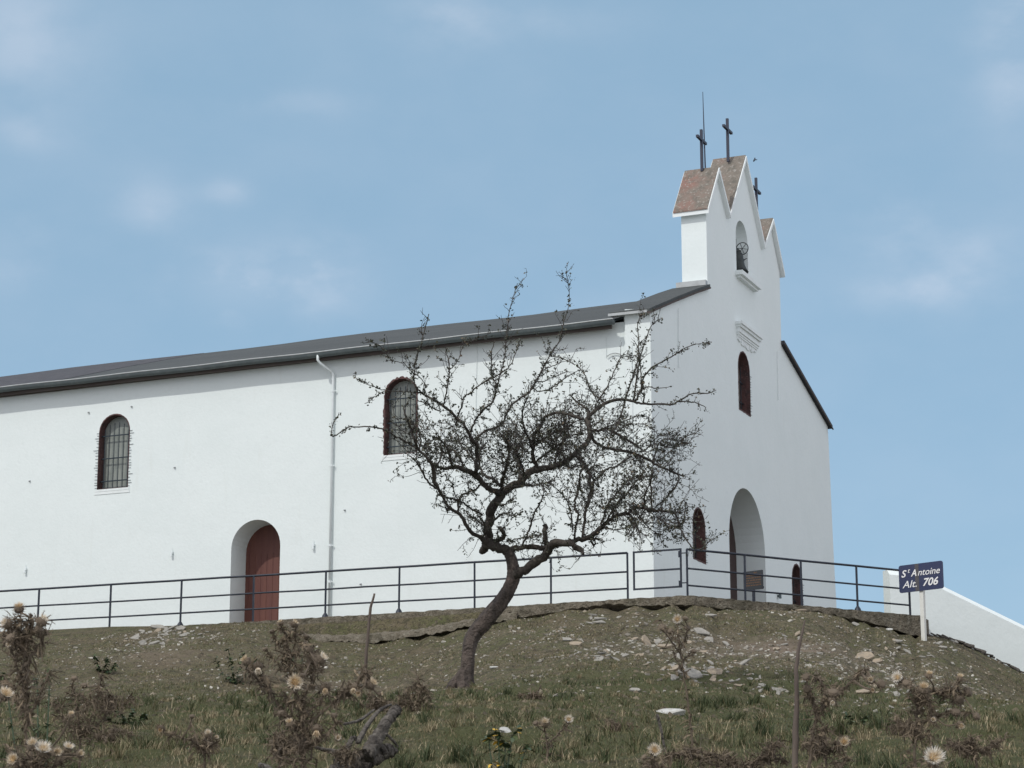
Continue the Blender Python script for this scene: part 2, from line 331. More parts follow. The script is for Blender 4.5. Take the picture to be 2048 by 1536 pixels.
    c = mix(rng_(noise(28), .58, .66), c, (.235, .20, .145))
    c = mix(mul(attr('green'), rng_(noise(2.4), .32, .55)), c, (.082, .088, .038))
    c = mix(mul(attr('bare'), rng_(noise(5), .3, .5)), c, (.20, .155, .12))
    c = mix(mul(attr('stony'), rng_(noise(7), .50, .66)), c, (.20, .178, .135))
    c = mix(rng_(noise(45), .60, .74), c, (.20, .175, .135))
    t.links.new(c, b.inputs['Base Color'])
    bn = t.nodes.new('ShaderNodeBump'); bn.inputs['Strength'].default_value = 1; bn.inputs['Distance'].default_value = .05; t.links.new(noise(16), bn.inputs['Height'])
    b2 = t.nodes.new('ShaderNodeBump'); b2.inputs['Strength'].default_value = 1; b2.inputs['Distance'].default_value = .015; t.links.new(noise(70), b2.inputs['Height']); t.links.new(bn.outputs[0], b2.inputs['Normal'])
    t.links.new(b2.outputs[0], b.inputs['Normal']); me.materials.append(m)
    return o
def to_px(P):
    d = P[1] * math.cos(PITCH) + P[2] * math.sin(PITCH); u = -P[1] * math.sin(PITCH) + P[2] * math.cos(PITCH)
    return CX + FPX * P[0] / d, CY - FPX * u / d
def blob(X, Y, cx, cy, rx, ry): return math.exp(-((X - cx) / rx) ** 2 - ((Y - cy) / ry) ** 2)
def cover(X, Y, Z):
    """grass / bare soil / stone cover of the slope at a spot of the hillside (world metres)"""
    n = math.sin(.9 * X + 1.1 * math.sin(.5 * Y)) * .5 + math.sin(.37 * Y + .8 * X + 2) * .5
    g = min(max((41.5 - Y + 1.6 * n + max(0, -X - 4) * .85) / 4.5, 0), 1)
    bare = max(blob(X, Y, 5.6, 48.6, 1.6, 1.3), .8 * blob(X, Y, 4.3, 46.4, 1.2, .8), .5 * blob(X, Y, -3.4, 45.5, 1.5, 1.5), .5 * blob(X, Y, -7.6, 51, 1.6, 1.2))
    st = max(blob(X, Y, 3.6, 47.5, 2.8, 3.4), blob(X, Y, 6.0, 45.8, 3.0, 2.2), .9 * blob(X, Y, 8.0, 49.5, 2.3, 3.6), .95 * blob(X, Y, -8.1, 54.3, 1.6, 2.0), .5 * blob(X, Y, -1.0, 51.2, 3, 1.2))
    return g, bare * (1 - .6 * g), st * (1 - g * .85)
build_ground()
# ------------------------------------------------------------------ terrace slab, footing
def build_terrace():
    xs = list(np.arange(-600, 1838, 9)) + [1838]
    mb = MB(); lr = random.Random(3)
    # main slab: front face follows the railing line 0.16 m in front of it
    top = []; low = []; back = []
    for px in xs:
        Yf = fenceY(px) - .15; r = raydir(px, 1200); k = r[0] / r[1]
        P = np.array([k * Yf, Yf, 0.])
        zt_ = ZT + lr.uniform(-.018, .006); big = interp(px, D_FOOT) > .3 and 590 < px < 1030
        zl = (raydir(px, interp(px, Y_LOW))[2] / raydir(px, interp(px, Y_LOW))[1]) * Yf if not big else ZT - .16
        zl = min(zl, ZT - .1) + lr.uniform(-.03, .03)
        top.append((P[0], P[1] + lr.uniform(-.012, .012), zt_)); low.append((P[0], P[1] + lr.uniform(-.015, .015), zl))
        e = B + U * 16 + V * (-.2)
        back.append((P[0] + U[0] * .9, P[1] + U[1] * .9, ZT - .001))
    n = len(xs)
    vv = top + low + back + [(b[0], b[1], b[2] - .45) for b in back]
    F = []
    for i in range(n - 1):
        F.append((i, n + i, n + i + 1, i + 1)); F.append((i, i + 1, 2*n + i + 1, 2*n + i)); F.append((n + i, 3*n + i, 3*n + i + 1, n + i + 1))
    F.append((n - 1, 2*n - 1, 4*n - 1, 3*n - 1))
    mb.add(vv, F)
    o = mb.build('kerb', M_FOOT); tag(o, kind='structure')
    # terrace paving behind the kerb
    mb = MB()
    a = FC + V * 32 + U * .7; c = FC + W2 * 6.6 + U * .7; f = FC + U * .78
    pts = [a, f, c, B + U * 30, B + U * 30 + V * 32]
    v = [(p[0], p[1], ZT - .006) for p in pts] + [(p[0], p[1], ZT - .3) for p in pts]; m = len(pts)
    mb.add(v, [tuple(range(m))] + [(i, m + i, m + (i + 1) % m, (i + 1) % m) for i in range(m)])
    o = mb.build('terrace', M_CONC); tag(o, kind='structure')
    # rough footing that breaks out of the grass left of the tree and under the kerb
    mb = MB(); xs = list(np.arange(600, 1040, 7)); n = len(xs); rows = [[], [], [], []]
    for px in xs:
        Yc, tc_, k = column(px); Yc2 = Yc - .02
        zt_ = raydir(px, interp(px, Y_TOP)); zt_ = zt_[2] / zt_[1] * Yc2; zl = raydir(px, interp(px, Y_LOW)); zl = zl[2] / zl[1] * Yc2
        j = lr.uniform(-.02, .02)
        rows[0].append((k * Yc2, Yc2 + .16, zt_ + lr.uniform(-.03, .02))); rows[1].append((k * Yc2, Yc2 + .05 + lr.uniform(-.03, .03), zt_ - .07 + j * 1.5)); rows[2].append((k * Yc2, Yc2 + lr.uniform(-.03, .03), zl + lr.uniform(-.03, .035))); rows[3].append((k * (Yc2 + .3), Yc2 + .3, zl))
    rows.append([(p[0], p[1] + .5, p[2] + .0) for p in rows[0]])
    v = rows[4] + rows[0] + rows[1] + rows[2] + rows[3]; F = []
    for q in range(4):
        for i in range(n - 1): F.append((q*n + i, (q + 1)*n + i, (q + 1)*n + i + 1, q*n + i + 1))
    mb.add(v, F); o = mb.build('footing', M_FOOT); tag(o, kind='structure')
build_terrace()
# ------------------------------------------------------------------ church
CH = empty('church', (B[0], B[1], B[2]), R(67))
tag(CH, 'whitewashed stone church with triple-gabled bell wall and three crosses', 'church')
def arch(a0, a1, z0, zt, n=14):
    r = (a1 - a0) / 2; c = (a0 + a1) / 2; zs = zt - r
    return [(a0, z0), (a1, z0)] + [(c + r * math.cos(t), zs + r * math.sin(t)) for t in np.linspace(0, math.pi, n)]
def facade_pt(a, z, d): return (a, d, z)            # a along the gable wall, d inwards
def side_pt(a, z, d): return (d, a, z)              # a along the nave wall
def wall(name, outer, holes, d0, d1, P, m, parent, wob=0):
    mb = MB(); polys = [outer] + holes
    T = tessellate_polygon([[Vector((a, z, 0)) for a, z in q] for q in polys]); flat = [p for q in polys for p in q]; n = len(flat)
    v = [P(a, z, d0) for a, z in flat] + [P(a, z, d1) for a, z in flat]
    F = [tuple(t) for t in T] + [tuple(n + i for i in t[::-1]) for t in T]; o = 0
    for q in polys:
        for i in range(len(q)): j = (i + 1) % len(q); F.append((o + i, o + j, n + o + j, n + o + i))
        o += len(q)
    mb.add(v, F); ob = mb.build(name, m, parent)
    bm = bmesh.new(); bm.from_mesh(ob.data); bmesh.ops.recalc_face_normals(bm, faces=bm.faces); bm.to_mesh(ob.data); bm.free()
    return ob
def band(name, P, hole, d0, d1, t, m, parent, rag=0, seed=1, closed=False):
    """lining of an opening: strip of thickness t inside the hole outline, d0..d1"""
    lr = random.Random(seed); q = []
    for i in range(len(hole)):
        a, b = hole[i], hole[(i + 1) % len(hole)]; ln = math.hypot(b[0] - a[0], b[1] - a[1]); k = max(1, int(ln / .05)) if rag else 1
        for j in range(k): q.append((a[0] + (b[0] - a[0]) * j / k, a[1] + (b[1] - a[1]) * j / k))
    cx = sum(p[0] for p in q) / len(q); cz = sum(p[1] for p in q) / len(q); n = len(q); v = []
    for (a, z) in q:
        dx, dz = cx - a, cz - z; l = math.hypot(dx, dz); j = lr.uniform(-rag, rag * .4)
        oa, oz = a - dx / l * (rag * .8 + .003 + j) * (1 if rag else -1), z - dz / l * (rag * .8 + .003 + j) * (1 if rag else -1)
        ia, iz = a + dx / l * (t + j * .3), z + dz / l * (t + j * .3)
        v += [P(oa, oz, d0), P(ia, iz, d0), P(ia, iz, d1), P(oa, oz, d1)]
    F = []
    for i in range(n):
        j = (i + 1) % n
        for k in range(4): F.append((4*i + k, 4*i + (k + 1) % 4, 4*j + (k + 1) % 4, 4*j + k))
    mb = MB(); mb.add(v, F); return mb.build(name, m, parent)
def panel(name, P, hole, d, m, parent, grow=.03):
    cx = sum(p[0] for p in hole) / len(hole); cz = sum(p[1] for p in hole) / len(hole)
    mb = MB(); n = len(hole); v = [P(a + (a - cx) * grow, z + (z - cz) * grow, dd) for dd in (d, d + .04) for a, z in hole]
    mb.add(v, [tuple(range(n)), tuple(range(2*n - 1, n - 1, -1))] + [(i, (i + 1) % n, n + (i + 1) % n, n + i) for i in range(n)]); return mb.build(name, m, parent)
# nave (side) wall
SW = [arch(14.34, 15.27, 3.93, 5.92), arch(6.12, 7.02, 4.17, 6.12)]
SD = arch(9.85, 11.24, -.05, 2.83, 20)
wall('nave_wall', [(.62, -.5), (26, -.5), (26, 6.75), (.62, 6.93)], SW + [SD], 0, .62, side_pt, M_PL, CH)
mb = MB(); mb.box((15.0, .62, -3), (15.6, 26, 6.9)); mb.box((.62, 25.4, -.5), (15, 26, 6.9)); mb.build('rear_wall', M_PL, CH)
# gable wall with the bell wall rising from it
outer = [(-.10, -.5), (-.06, 3), (-.02, 7.16), (4.33, 8.80), (4.33, 10.9), (5.17, 12.16), (6.07, 11.16), (7.6, 13.24), (9.15, 11.16), (10.05, 12.16), (10.87, 10.95), (10.85, 8.83), (15.46, 7.44), (15.52, 6.9), (15.66, 4), (15.86, 1.5), (15.9, -3)]
FD = arch(5.69, 8.79, -.05, 4.10, 26); FB = arch(6.83, 7.88, 9.92, 11.46, 16); FW = arch(6.76, 7.78, 6.15, 7.81, 16)
FL = arch(2.80, 3.76, 1.60, 2.93, 16); FR = arch(11.26, 12.28, .9, 2.78, 16)
wall('gable_wall', outer, [FD, FB, FW, FL, FR], 0, .68, facade_pt, M_PL, CH)
wall('pier', [(-.02, -.5), (.62, -.5), (.62, 7.2), (-.02, 7.14)], [], -.13, -.065, side_pt, M_PL, CH).location = (0, 0, 0)
# side windows
def grille(parent, P, hole, d, nv, hz):
    a0, a1 = hole[0][0], hole[1][0]; z0 = hole[0][1]; zt_ = max(p[1] for p in hole); r = (a1 - a0) / 2; c = (a0 + a1) / 2; mb = MB()
    for i in range(nv):
        a = a0 + (a1 - a0) * (i + .75) / (nv + .5); zz = zt_ - r + math.sqrt(max(0, r * r - (a - c) ** 2)) - .2
        mb.tube([P(a, z0 + .05, d), P(a, zz, d)], .010, 6)
    for z in hz: mb.bar(P(a0 + .02, z, d - .012), P(a1 - .02, z, d - .012), .02, .028)
    mb.build('window_grille', M_IRON, parent)
def spikes(parent, P, hole, seed, d=-.012, sides=(0, 1)):
    lr = random.Random(seed); mb = MB(); a0, a1 = hole[0][0], hole[1][0]; z0 = hole[0][1]; zt_ = max(p[1] for p in hole) - (a1 - a0) / 2
    z = z0 + .05
    while z < zt_:
        for k in sides:
            ln = .05 + lr.random() * .035 + (.06 if lr.random() < .2 else 0); a = (a0, a1)[k]; sg = (-1, 1)[k]
            mb = MB(); mb.bar(P(a - sg * .02, z, d), P(a + sg * ln, z, d), .008); mb.build('edge_spike', M_IRON, parent)
        z += lr.uniform(.05, .1)
    
for k, h in enumerate(SW):
    fr = band('window', side_pt, h, -.012 if k else -.004, .26, .03 if k == 0 else .035, M_BRICK, CH, rag=.005 if k == 0 else .03, seed=k + 4)
    fr['label'] = 'barred side window between the downpipe and the tree, ragged brick edge' if k else 'barred side window furthest from the gable'
    panel('pane', side_pt, h, .24, M_PANE, fr)
    grille(fr, side_pt, h, .12, 6, (h[0][1] + .24, h[0][1] + .84, h[0][1] + 1.44))
    if k == 0: spikes(fr, side_pt, h, 3)
    a0, a1, z0 = h[0][0], h[1][0], h[0][1]
    mb = MB(); mb.box((-.014, a0 - .06, z0 - .12), (.1, a1 + .06, z0 - .045)); mb.box((-.02, a0 - .04, z0 - .045), (.2, a1 + .04, z0 + .012)); mb.build('sill', M_PL2, fr)
# side door in its deep plastered recess
dr = panel('door', side_pt, SD, .75, M_DOOR, CH, .02); dr['label'] = 'oxblood side door in the arched recess'
band('door_recess', side_pt, SD, .6, .79, .004, M_PL, CH)
mb = MB()
for a in np.linspace(9.95, 11.14, 8): mb.box((.742, a - .004, .02), (.752, a + .004, 2.1))
mb.build('plank_joint', M_DOOR, dr)
# front door, windows of the gable
fd = panel('door', facade_pt, FD, .80, M_DARK, CH, .02); fd['label'] = 'dark front door deep in the tall arched porch'
band('door_recess', facade_pt, FD, .66, .85, .004, M_PL, CH)
for h, sd_, lb in ((FW, 11, 'narrow arched window below the bell opening'), (FL, 12, 'low arched window beside the front porch, nearest the corner'), (FR, 13, 'low arched window on the far side of the front porch')):
    fr = band('window', facade_pt, h, -.008, .30, .03, M_BRICK, CH, rag=.012, seed=sd_); fr['label'] = lb
    panel('pane', facade_pt, h, .28, M_PANE, fr); grille(fr, facade_pt, h, .2, 4, (h[0][1] + .35, h[0][1] + .9))
    spikes(fr, facade_pt, h, sd_, sides=(1,) if h is not FL else (0, 1))
mb = MB(); mb.box((6.72, -.20, 9.80), (8.42, .05, 9.92)); mb.box((6.80, -.12, 9.74), (8.36, .02, 9.80)); mb.build('bell_sill', M_PL2, CH)
mb = MB()
for (z0, z1, pr, e) in ((8.42, 8.50, .19, .0), (8.35, 8.42, .15, .03), (8.22, 8.35, .10, .06), (8.16, 8.22, .07, .08), (8.11, 8.16, .05, .12)): mb.box((6.62 + e, -pr, z0), (8.50 - e, .02, z1))
lr = random.Random(5); a = 6.72
while a < 8.3:
    h = .06 + .10 * math.sin((a - 6.7) / 1.6 * math.pi) + lr.uniform(-.03, .03); mb.box((a, -.022 - lr.random() * .012, 8.11 - h), (a + .07, .01, 8.11)); a += .08
mb.build('cornice', M_PL2, CH)
# bell, wheel, bracket inside the opening
bell = MB(); prof = [(.03, .50), (.10, .50), (.135, .47), (.15, .40), (.165, .28), (.19, .16), (.235, .06), (.27, .0), (.255, .0), (.2, .08), (.12, .3), (.02, .42)]
n = 24; v = []; F = []
for (r, z) in prof:
    for j in range(n): t = j * 2 * math.pi / n; v.append((7.58 + 1.15 * r * math.cos(t), .22 + 1.15 * r * math.sin(t), 10.12 + 1.1 * z))
for i in range(len(prof) - 1):
    for j in range(n): F.append((i*n + j, i*n + (j + 1) % n, (i + 1)*n + (j + 1) % n, (i + 1)*n + j))
F.append(tuple(range(n))); bell.add(v, F); bo = bell.build('bell', M_BELL, CH, True)
mb = MB(); mb.tube([(7.58, .22, 10.5), (7.58, .22, 10.12)], [.012, .02], 8); mb.tube([(7.58, .22, 10.16), (7.58, .22, 10.06)], [.035, .035], 8); mb.build('clapper', M_BELL, bo)
mb = MB(); mb.bar((6.85, .22, 10.74), (7.87, .22, 10.74), .07, .10); mb.bar((7.4, .22, 10.62), (7.4, .22, 11.0), .09, .05); mb.bar((7.5, .22, 10.62), (7.5, .22, 10.74), .03); mb.build('headstock', M_BELL, bo)
mb = MB(); c = np.array([7.70, .10, 10.80]); rr = .17
ring = [c + rr * np.array([0, math.cos(t), math.sin(t)]) for t in np.linspace(0, 2 * math.pi, 25)]; mb.tube(ring, .012, 6)
for k in range(6): t = k * math.pi / 3 + .2; mb.tube([c, c + rr * np.array([0, math.cos(t), math.sin(t)])], .008, 5)
mb.build('bell_wheel', M_BELL, bo)
mb = MB(); mb.tube([(7.75, .1, 10.5), (7.72, -.02, 10.52), (7.78, .25, 10.45)], .012, 6); mb.tube([(7.76, .06, 10.52), (7.70, .12, 10.2)], .01, 6); mb.tube([(7.76, .26, 10.46), (7.70, .12, 10.2)], .01, 6)
mb.tube([(7.70, .02, 9.93), (7.74, -.03, 10.05), (7.78, .0, 10.13), (7.8, .1, 10.1), (7.8, .13, 9.99), (7.76, .1, 9.94)], .012, 6); mb.tube([(7.3, .1, 9.93), (7.4, .02, 10.0), (7.55, .06, 9.97), (7.66, .0, 10.02)], .014, 6)
mb.build('bell_bracket', M_BELL, bo)
# copings
def coping(name, poly, t, y0, y1, m, parent, lift=0):
    mb = MB(); v = []; n = len(poly)
    for y in (y0, y1):
        for (a, z) in poly: v += [(a, y, z + lift), (a, y, z + lift + t)]
    F = []
    for i in range(n - 1):
        b0 = 2 * i; b1 = 2 * i + 2; c0 = 2 * n + b0; c1 = 2 * n + b1
        F += [(b0, b1, b1 + 1, b0 + 1), (c0, c0 + 1, c1 + 1, c1), (b0, c0, c1, b1), (b0 + 1, b1 + 1, c1 + 1, c0 + 1)]
    F += [(0, 1, 2*n + 1, 2*n), (2*n - 2, 4*n - 2, 4*n - 1, 2*n - 1)]
    mb.add(v, F); return mb.build(name, m, parent)
Z = [(4.18, 10.76), (5.17, 12.165), (6.07, 11.165), (7.6, 13.245), (9.15, 11.165), (10.05, 12.165), (11.0, 10.84)]
cp = coping('bell_wall_coping', Z, .13, -.12, .86, M_PL2, CH)
coping('coping_stone', [(4.16, 10.735 + .13)] + [(a, z + .13) for a, z in Z[1:-1]] + [(11.02, 10.815 + .13)], .035, -.09, .84, M_STONE, cp)
lc = [(-.30, 7.04), (1.5, 7.76), (3.2, 8.42), (4.34, 8.84)]
gc = coping('gable_coping', lc, .07, -.07, .95, M_ROOF, CH); coping('coping_edge', [(a, z - .05) for a, z in lc], .048, -.09, .0, M_WOOD, gc)
gc2 = coping('gable_coping', [(10.82, 8.86), (15.66, 7.40)], .10, -.10, .80, M_ROOF2, CH); coping('coping_edge', [(10.84, 8.82), (15.64, 7.36)], .036, -.13, -.1, M_WOOD, gc2)
mb = MB(); mb.box((4.18, .0, 8.86), (4.326, .80, 9.0)); mb.build('flashing', M_ZINCL, CH)
mb = MB(); mb.box((-.30, -.02, 7.055), (-.02, .98, 7.085)); mb.box((-.31, .0, 7.02), (-.30, .98, 7.083)); mb.build('corner_flashing', M_ZINCL, CH)
# nave roof: two slopes, slate; the far stretch is older
def slope(name, y0, y1, m, e0, e1, lift=0, rx=7.6, rz=9.64, t=.07):
    mb = MB(); yy = np.linspace(y0, y1, max(2, int(abs(y1 - y0) / 1.2))); v = []; lr = random.Random(int(y0 * 10))
    for y in yy:
        e = e0 + (e1 - e0) * (y - y0) / (y1 - y0); wz = .018 * math.sin(y * .7) + lr.uniform(-.006, .006) - .20 * (y / 26)
        for dz in (0, -t): v += [(e, y, 6.93 - .004 * y + dz + lift), (rx * .45, y, 6.93 + (rz - 6.93) * .475 + dz + wz * .6 + lift), (rx, y, rz + dz + wz + lift), (15.7, y, 6.9 + dz + lift)]
    F = []; m_ = len(yy)
    for i in range(m_ - 1):
        for k in range(3): F += [(8*i + k, 8*i + k + 1, 8*i + 8 + k + 1, 8*i + 8 + k), (8*i + 4 + k, 8*i + 12 + k, 8*i + 13 + k, 8*i + 5 + k)]
        F.append((8*i, 8*i + 8, 8*i + 12, 8*i + 4))
    for i in (0, m_ - 1):
        for k in range(3): F.append((8*i + k, 8*i + 4 + k, 8*i + 5 + k, 8*i + k + 1))
    mb.add(v, F); return mb.build(name, m, CH)
slope('roof', .95, 16.7, M_ROOF, -.30, -.32); slope('roof', 16.7, 26, M_ROOF2, -.32, -.33, .012)['label'] = 'older darker stretch of the slate roof'
mb = MB()
# half-round gutter, fascia, soffit
for (y0, y1) in ((.80, 26),):
    yy = np.linspace(y0, y1, 40); ring = 8; v = []; F = []
    for y in yy:
        e = -.34 - .03 * (y - .8) / 25 - .02; zc = 6.90 - .004 * y + .008 * math.sin(y * 1.9)
        for j in range(ring): t = math.pi * j / (ring - 1); v.append((e - .075 * math.cos(t) - .02, y, zc - .12 * math.sin(t)))
    for i in range(len(yy) - 1):
        for j in range(ring - 1): F.append((i*ring + j, (i + 1)*ring + j, (i + 1)*ring + j + 1, i*ring + j + 1))
    F.append(tuple(range(ring)))
    mb.add(v, F)
g = mb.build('gutter', M_ZINC, CH, True)
mb = MB(); yy = np.linspace(.80, 26, 40); mb.tube([(-.455 - .03 * (y - .8) / 25, y, 6.905 - .004 * y + .008 * math.sin(y * 1.9)) for y in yy], .017, 6); mb.build('gutter_lip', M_ZINCL, g)
mb = MB(); mb.bar((-.27, .9, 6.80), (-.30, 26, 6.70), .04, .16); v = [(-.25, 1.1, 6.80), (-.28, 26, 6.70), (.1, 26, 6.62), (.1, 1.1, 6.80)]; mb.add(v + [(a, b, c + .03) for a, b, c in v], [(0, 3, 2, 1), (4, 5, 6, 7), (0, 1, 5, 4), (1, 2, 6, 5), (2, 3, 7, 6), (3, 0, 4, 7)]); mb.build('fascia', M_WOOD, CH)
# downpipe with swan neck and clips
mb = MB(); py = 8.42; mb.tube([(-.42, py + .26, 6.82), (-.42, py + .26, 6.68), (-.38, py + .22, 6.60), (-.12, py + .03, 6.42), (-.06, py, 6.34), (-.06, py, 6.2), (-.06, py, .05)], .034, 10)
dp = mb.build('downpipe', M_PIPE, CH, True); 
for z in (5.9, 4.0, 2.0, 1.1): mb = MB(); mb.tube([(-.06, py, z), (-.06, py, z + .06)], .044, 10); mb.box((-.07, py - .08, z + .015), (-.05, py + .08, z + .045)); mb.build('pipe_clip', M_PIPE, dp)
# small fittings on the nave wall
def sidexy(x, y):
    P, s = onplane(x, y, B, V); return s, P[2] - ZT
def frontxy(x, y):
    P, s = onplane(x, y, B, U); return s, P[2] - ZT
for (x, y, big) in [(345, 1108, 1), (628, 1093, 1), (52, 1141, 1), (350, 935, 0), (60, 962, 0), (178, 825, 0), (388 * .68, 813, 0), (722, 1168, 0), (690, 1020, 0)]:
    s, z = sidexy(x, y); mb = MB()
    if big: mb.box((-.05, s - .03, z), (-.0, s + .03, z + .06)); mb.tube([(-.05, s, z - .08), (-.05, s, z + .02)], [.032, .02], 8); mb.tube([(-.03, s, z + .05), (-.03, s, z + .16)], .008, 5)
    else: mb.tube([(.0, s, z), (-.04, s, z - .01)], [.022, .022], 8)
    mb.build('wall_insulator', M_PIPE if big else M_ZINCL, CH, big == 0)
for pts in ([(955, 690), (953, 760), (951, 880)], [(1213, 670), (1213, 715)], [(1268, 690), (1270, 900), (1272, 1180)]):
    mb = MB(); P = []
    for x, y in pts: s, z = sidexy(x, y); P.append((-.02 - (.13 if s < .62 else 0), s, z))
    mb.tube(P, .007, 6); mb.build('wall_cable', M_PL2, CH)
mb = MB(); P = []
for x, y in [(1215, 714), (1222, 709), (1232, 707), (1241, 709), (1247, 714)]: s, z = sidexy(x, y); P.append((-.05, s, z))
mb.tube(P, .012, 6); mb.build('wall_cable', M_ZINCL, CH)
for pts in ([(1355, 617), (1356, 735)], [(1553, 702), (1555, 800)]):
    mb = MB(); P = []
    for x, y in pts: s, z = frontxy(x, y); P.append((s, -.03, z))
    mb.tube(P, .012, 6); mb.build('vent_pipe', M_PL2, CH)
s, z = frontxy(1555, 1192); mb = MB(); mb.tube([(s, 0, z), (s, -.08, z)], .04, 8); mb.box((s - .04, -.1, z - .07), (s + .04, -.05, z + .07)); mb.build('wall_bracket', M_ZINC, CH)
# crosses and rod
def cross(a, y, z0, z1, lb):
    mb = MB(); mb.bar((a, y, z0 - .1), (a, y, z1), .068, .068); zb_ = z0 + (z1 - z0) * .73; mb.bar((a - .36, y, zb_), (a + .36, y, zb_), .07, .066)
    o = mb.build('cross', M_CROSS, CH); o['label'] = lb
cross(5.10, .34, 12.33, 13.38, 'cross on the gable nearest the nave'); cross(7.38, .34, 13.30, 14.44, 'cross on the middle, highest gable'); cross(9.93, .34, 12.2, 13.52, 'cross on the far gable')
mb = MB(); mb.tube([(5.38, .34, 12.3), (5.33, .34, 13.4), (5.29, .34, 14.50)], [.02, .016, .008], 6); mb.build('lightning_rod', M_CROSS, CH)
# ------------------------------------------------------------------ railings
FS = .0063
def rail_z(s): return ZT + FS * s
def railing(name, label, S0, S1, posts, d, slope_, heights=(1.05, .62, .24), foot=(), endpost=True, dz=0):
    e = empty(name, tuple(FC + d * S0)); tag(e, label, 'railing'); off = np.array(e.location)
    for h in heights:
        mb = MB(); a = FC + d * S0; b = FC + d * S1; a[2] = ZT + slope_ * S0 + h - off[2]; b[2] = ZT + slope_ * S1 + h - off[2]; a[:2] -= off[:2]; b[:2] -= off[:2]
        k = max(2, int(abs(S1 - S0) / 1.2)); P = [a + (b - a) * t + np.array([0, 0, rnd.uniform(-.006, .006) if 0 < t < 1 else 0]) for t in np.linspace(0, 1, k)]
        mb.tube(P, .026 if h == heights[0] else .021, 8); mb.build('rail', M_RAIL, e, True)
    for i, s in enumerate(posts):
        mb = MB(); p = FC + d * s - off; zt_ = ZT + slope_ * s + heights[0] - off[2]; zb_ = ZT - off[2] - .03; lx = rnd.uniform(-.006, .006)
        mb.bar((p[0] + lx, p[1], zb_), (p[0], p[1], zt_), .046)
        o = mb.build('post', M_RAIL, e)
        if i in foot:
            mb = MB(); mb.tube([(p[0] + lx, p[1], ZT - off[2] - .01), (p[0] + lx, p[1], ZT - off[2] + .05), (p[0] + lx, p[1], ZT - off[2] + .11)], [.085, .07, .03], 10); mb.build('foot', M_RAIL, o)
    return e
def fs(px, d=V):
    r = raydir(px, 1150); k = r[0] / r[1]; return (k * FC[1] - FC[0]) / (d[0] - k * d[1])
L_posts = [fs(x) for x in (1255, 1102, 949, 799, 652, 508, 364, 223, 80, -62, -205, -350)]
railing('railing', 'long dark blue three-bar railing running along the nave wall behind the tree', L_posts[0], L_posts[-1], L_posts, V, FS, foot=(3, 4, 6, 8))
R_posts = [fs(1376, V)] + [fs(x, W2) for x in (1490, 1602, 1713, 1817)]
R_posts[0] = 0.0
railing('railing', 'dark blue three-bar railing stretching from the gate to the name sign', 0, R_posts[-1], R_posts, W2, .0, foot=(3,))
def build_gate():
    s0, s1 = fs(1268), fs(1362); a = FC + V * s0; b = FC + V * s1; off = a.copy(); e = empty('gate', tuple(a)); tag(e, 'small dark three-bar railing gate hung beside the corner post of the railing', 'gate')
    mb = MB(); z = [1.06, .62, .22]
    for q in (a, b): mb.bar((q[0] - off[0], q[1] - off[1], .20), (q[0] - off[0], q[1] - off[1], 1.08), .045)
    for h in z: mb.bar((0, 0, h), (b[0] - off[0], b[1] - off[1], h + .0), .038)
    mb.build('gate_frame', M_RAIL, e); b2 = b - off; c2 = FC - off
    for h in (.97, .30):
        mb = MB(); mb.bar((b2[0], b2[1], h), (c2[0], c2[1], h), .022); mb.tube([(b2[0] - .03, b2[1], h - .09), (b2[0] - .03, b2[1], h + .05)], .026, 8); mb.build('hinge', M_RAIL, e)
build_gate()
# ------------------------------------------------------------------ low white wall falling away to the right
def white_wall():
    Yw = 57.5; d = azv(78); P0 = at(1779, 1200, Yw); e = empty('stair_wall', tuple(P0)); tag(e, 'low whitewashed wall sloping down the hillside behind the name sign', 'wall')
    pr = [(1779, 1149), (1800, 1151), (1884, 1178), (2048, 1258), (2300, 1378), (2600, 1520)]
    top = []
    for x, y in pr: P, s = onplane(x, y, P0, d); top.append((s, P[2] - P0[2]))
    n = np.array([d[1], -d[0], 0]) ; n = n if n[1] < 0 else -n
    mb = MB(); v = []; m = len(top)
    for (s, z) in top:
        p = d * s
        v += [p + np.array([0, 0, -4.]), p + np.array([0, 0, z]), p - n * .17 + np.array([0, 0, z + .14]), p - n * .45 + np.array([0, 0, z + .15]), p - n * .45 + np.array([0, 0, -4.])]
    F = []
    for i in range(m - 1):
        for k in range(5): F.append((5*i + k, 5*i + (k + 1) % 5, 5*i + 5 + (k + 1) % 5, 5*i + 5 + k))
    F += [tuple(range(5))[::-1], tuple(5 * (m - 1) + k for k in range(5))]
    mb.add(v, F); mb.build('wall_body', M_PL, e)
white_wall()
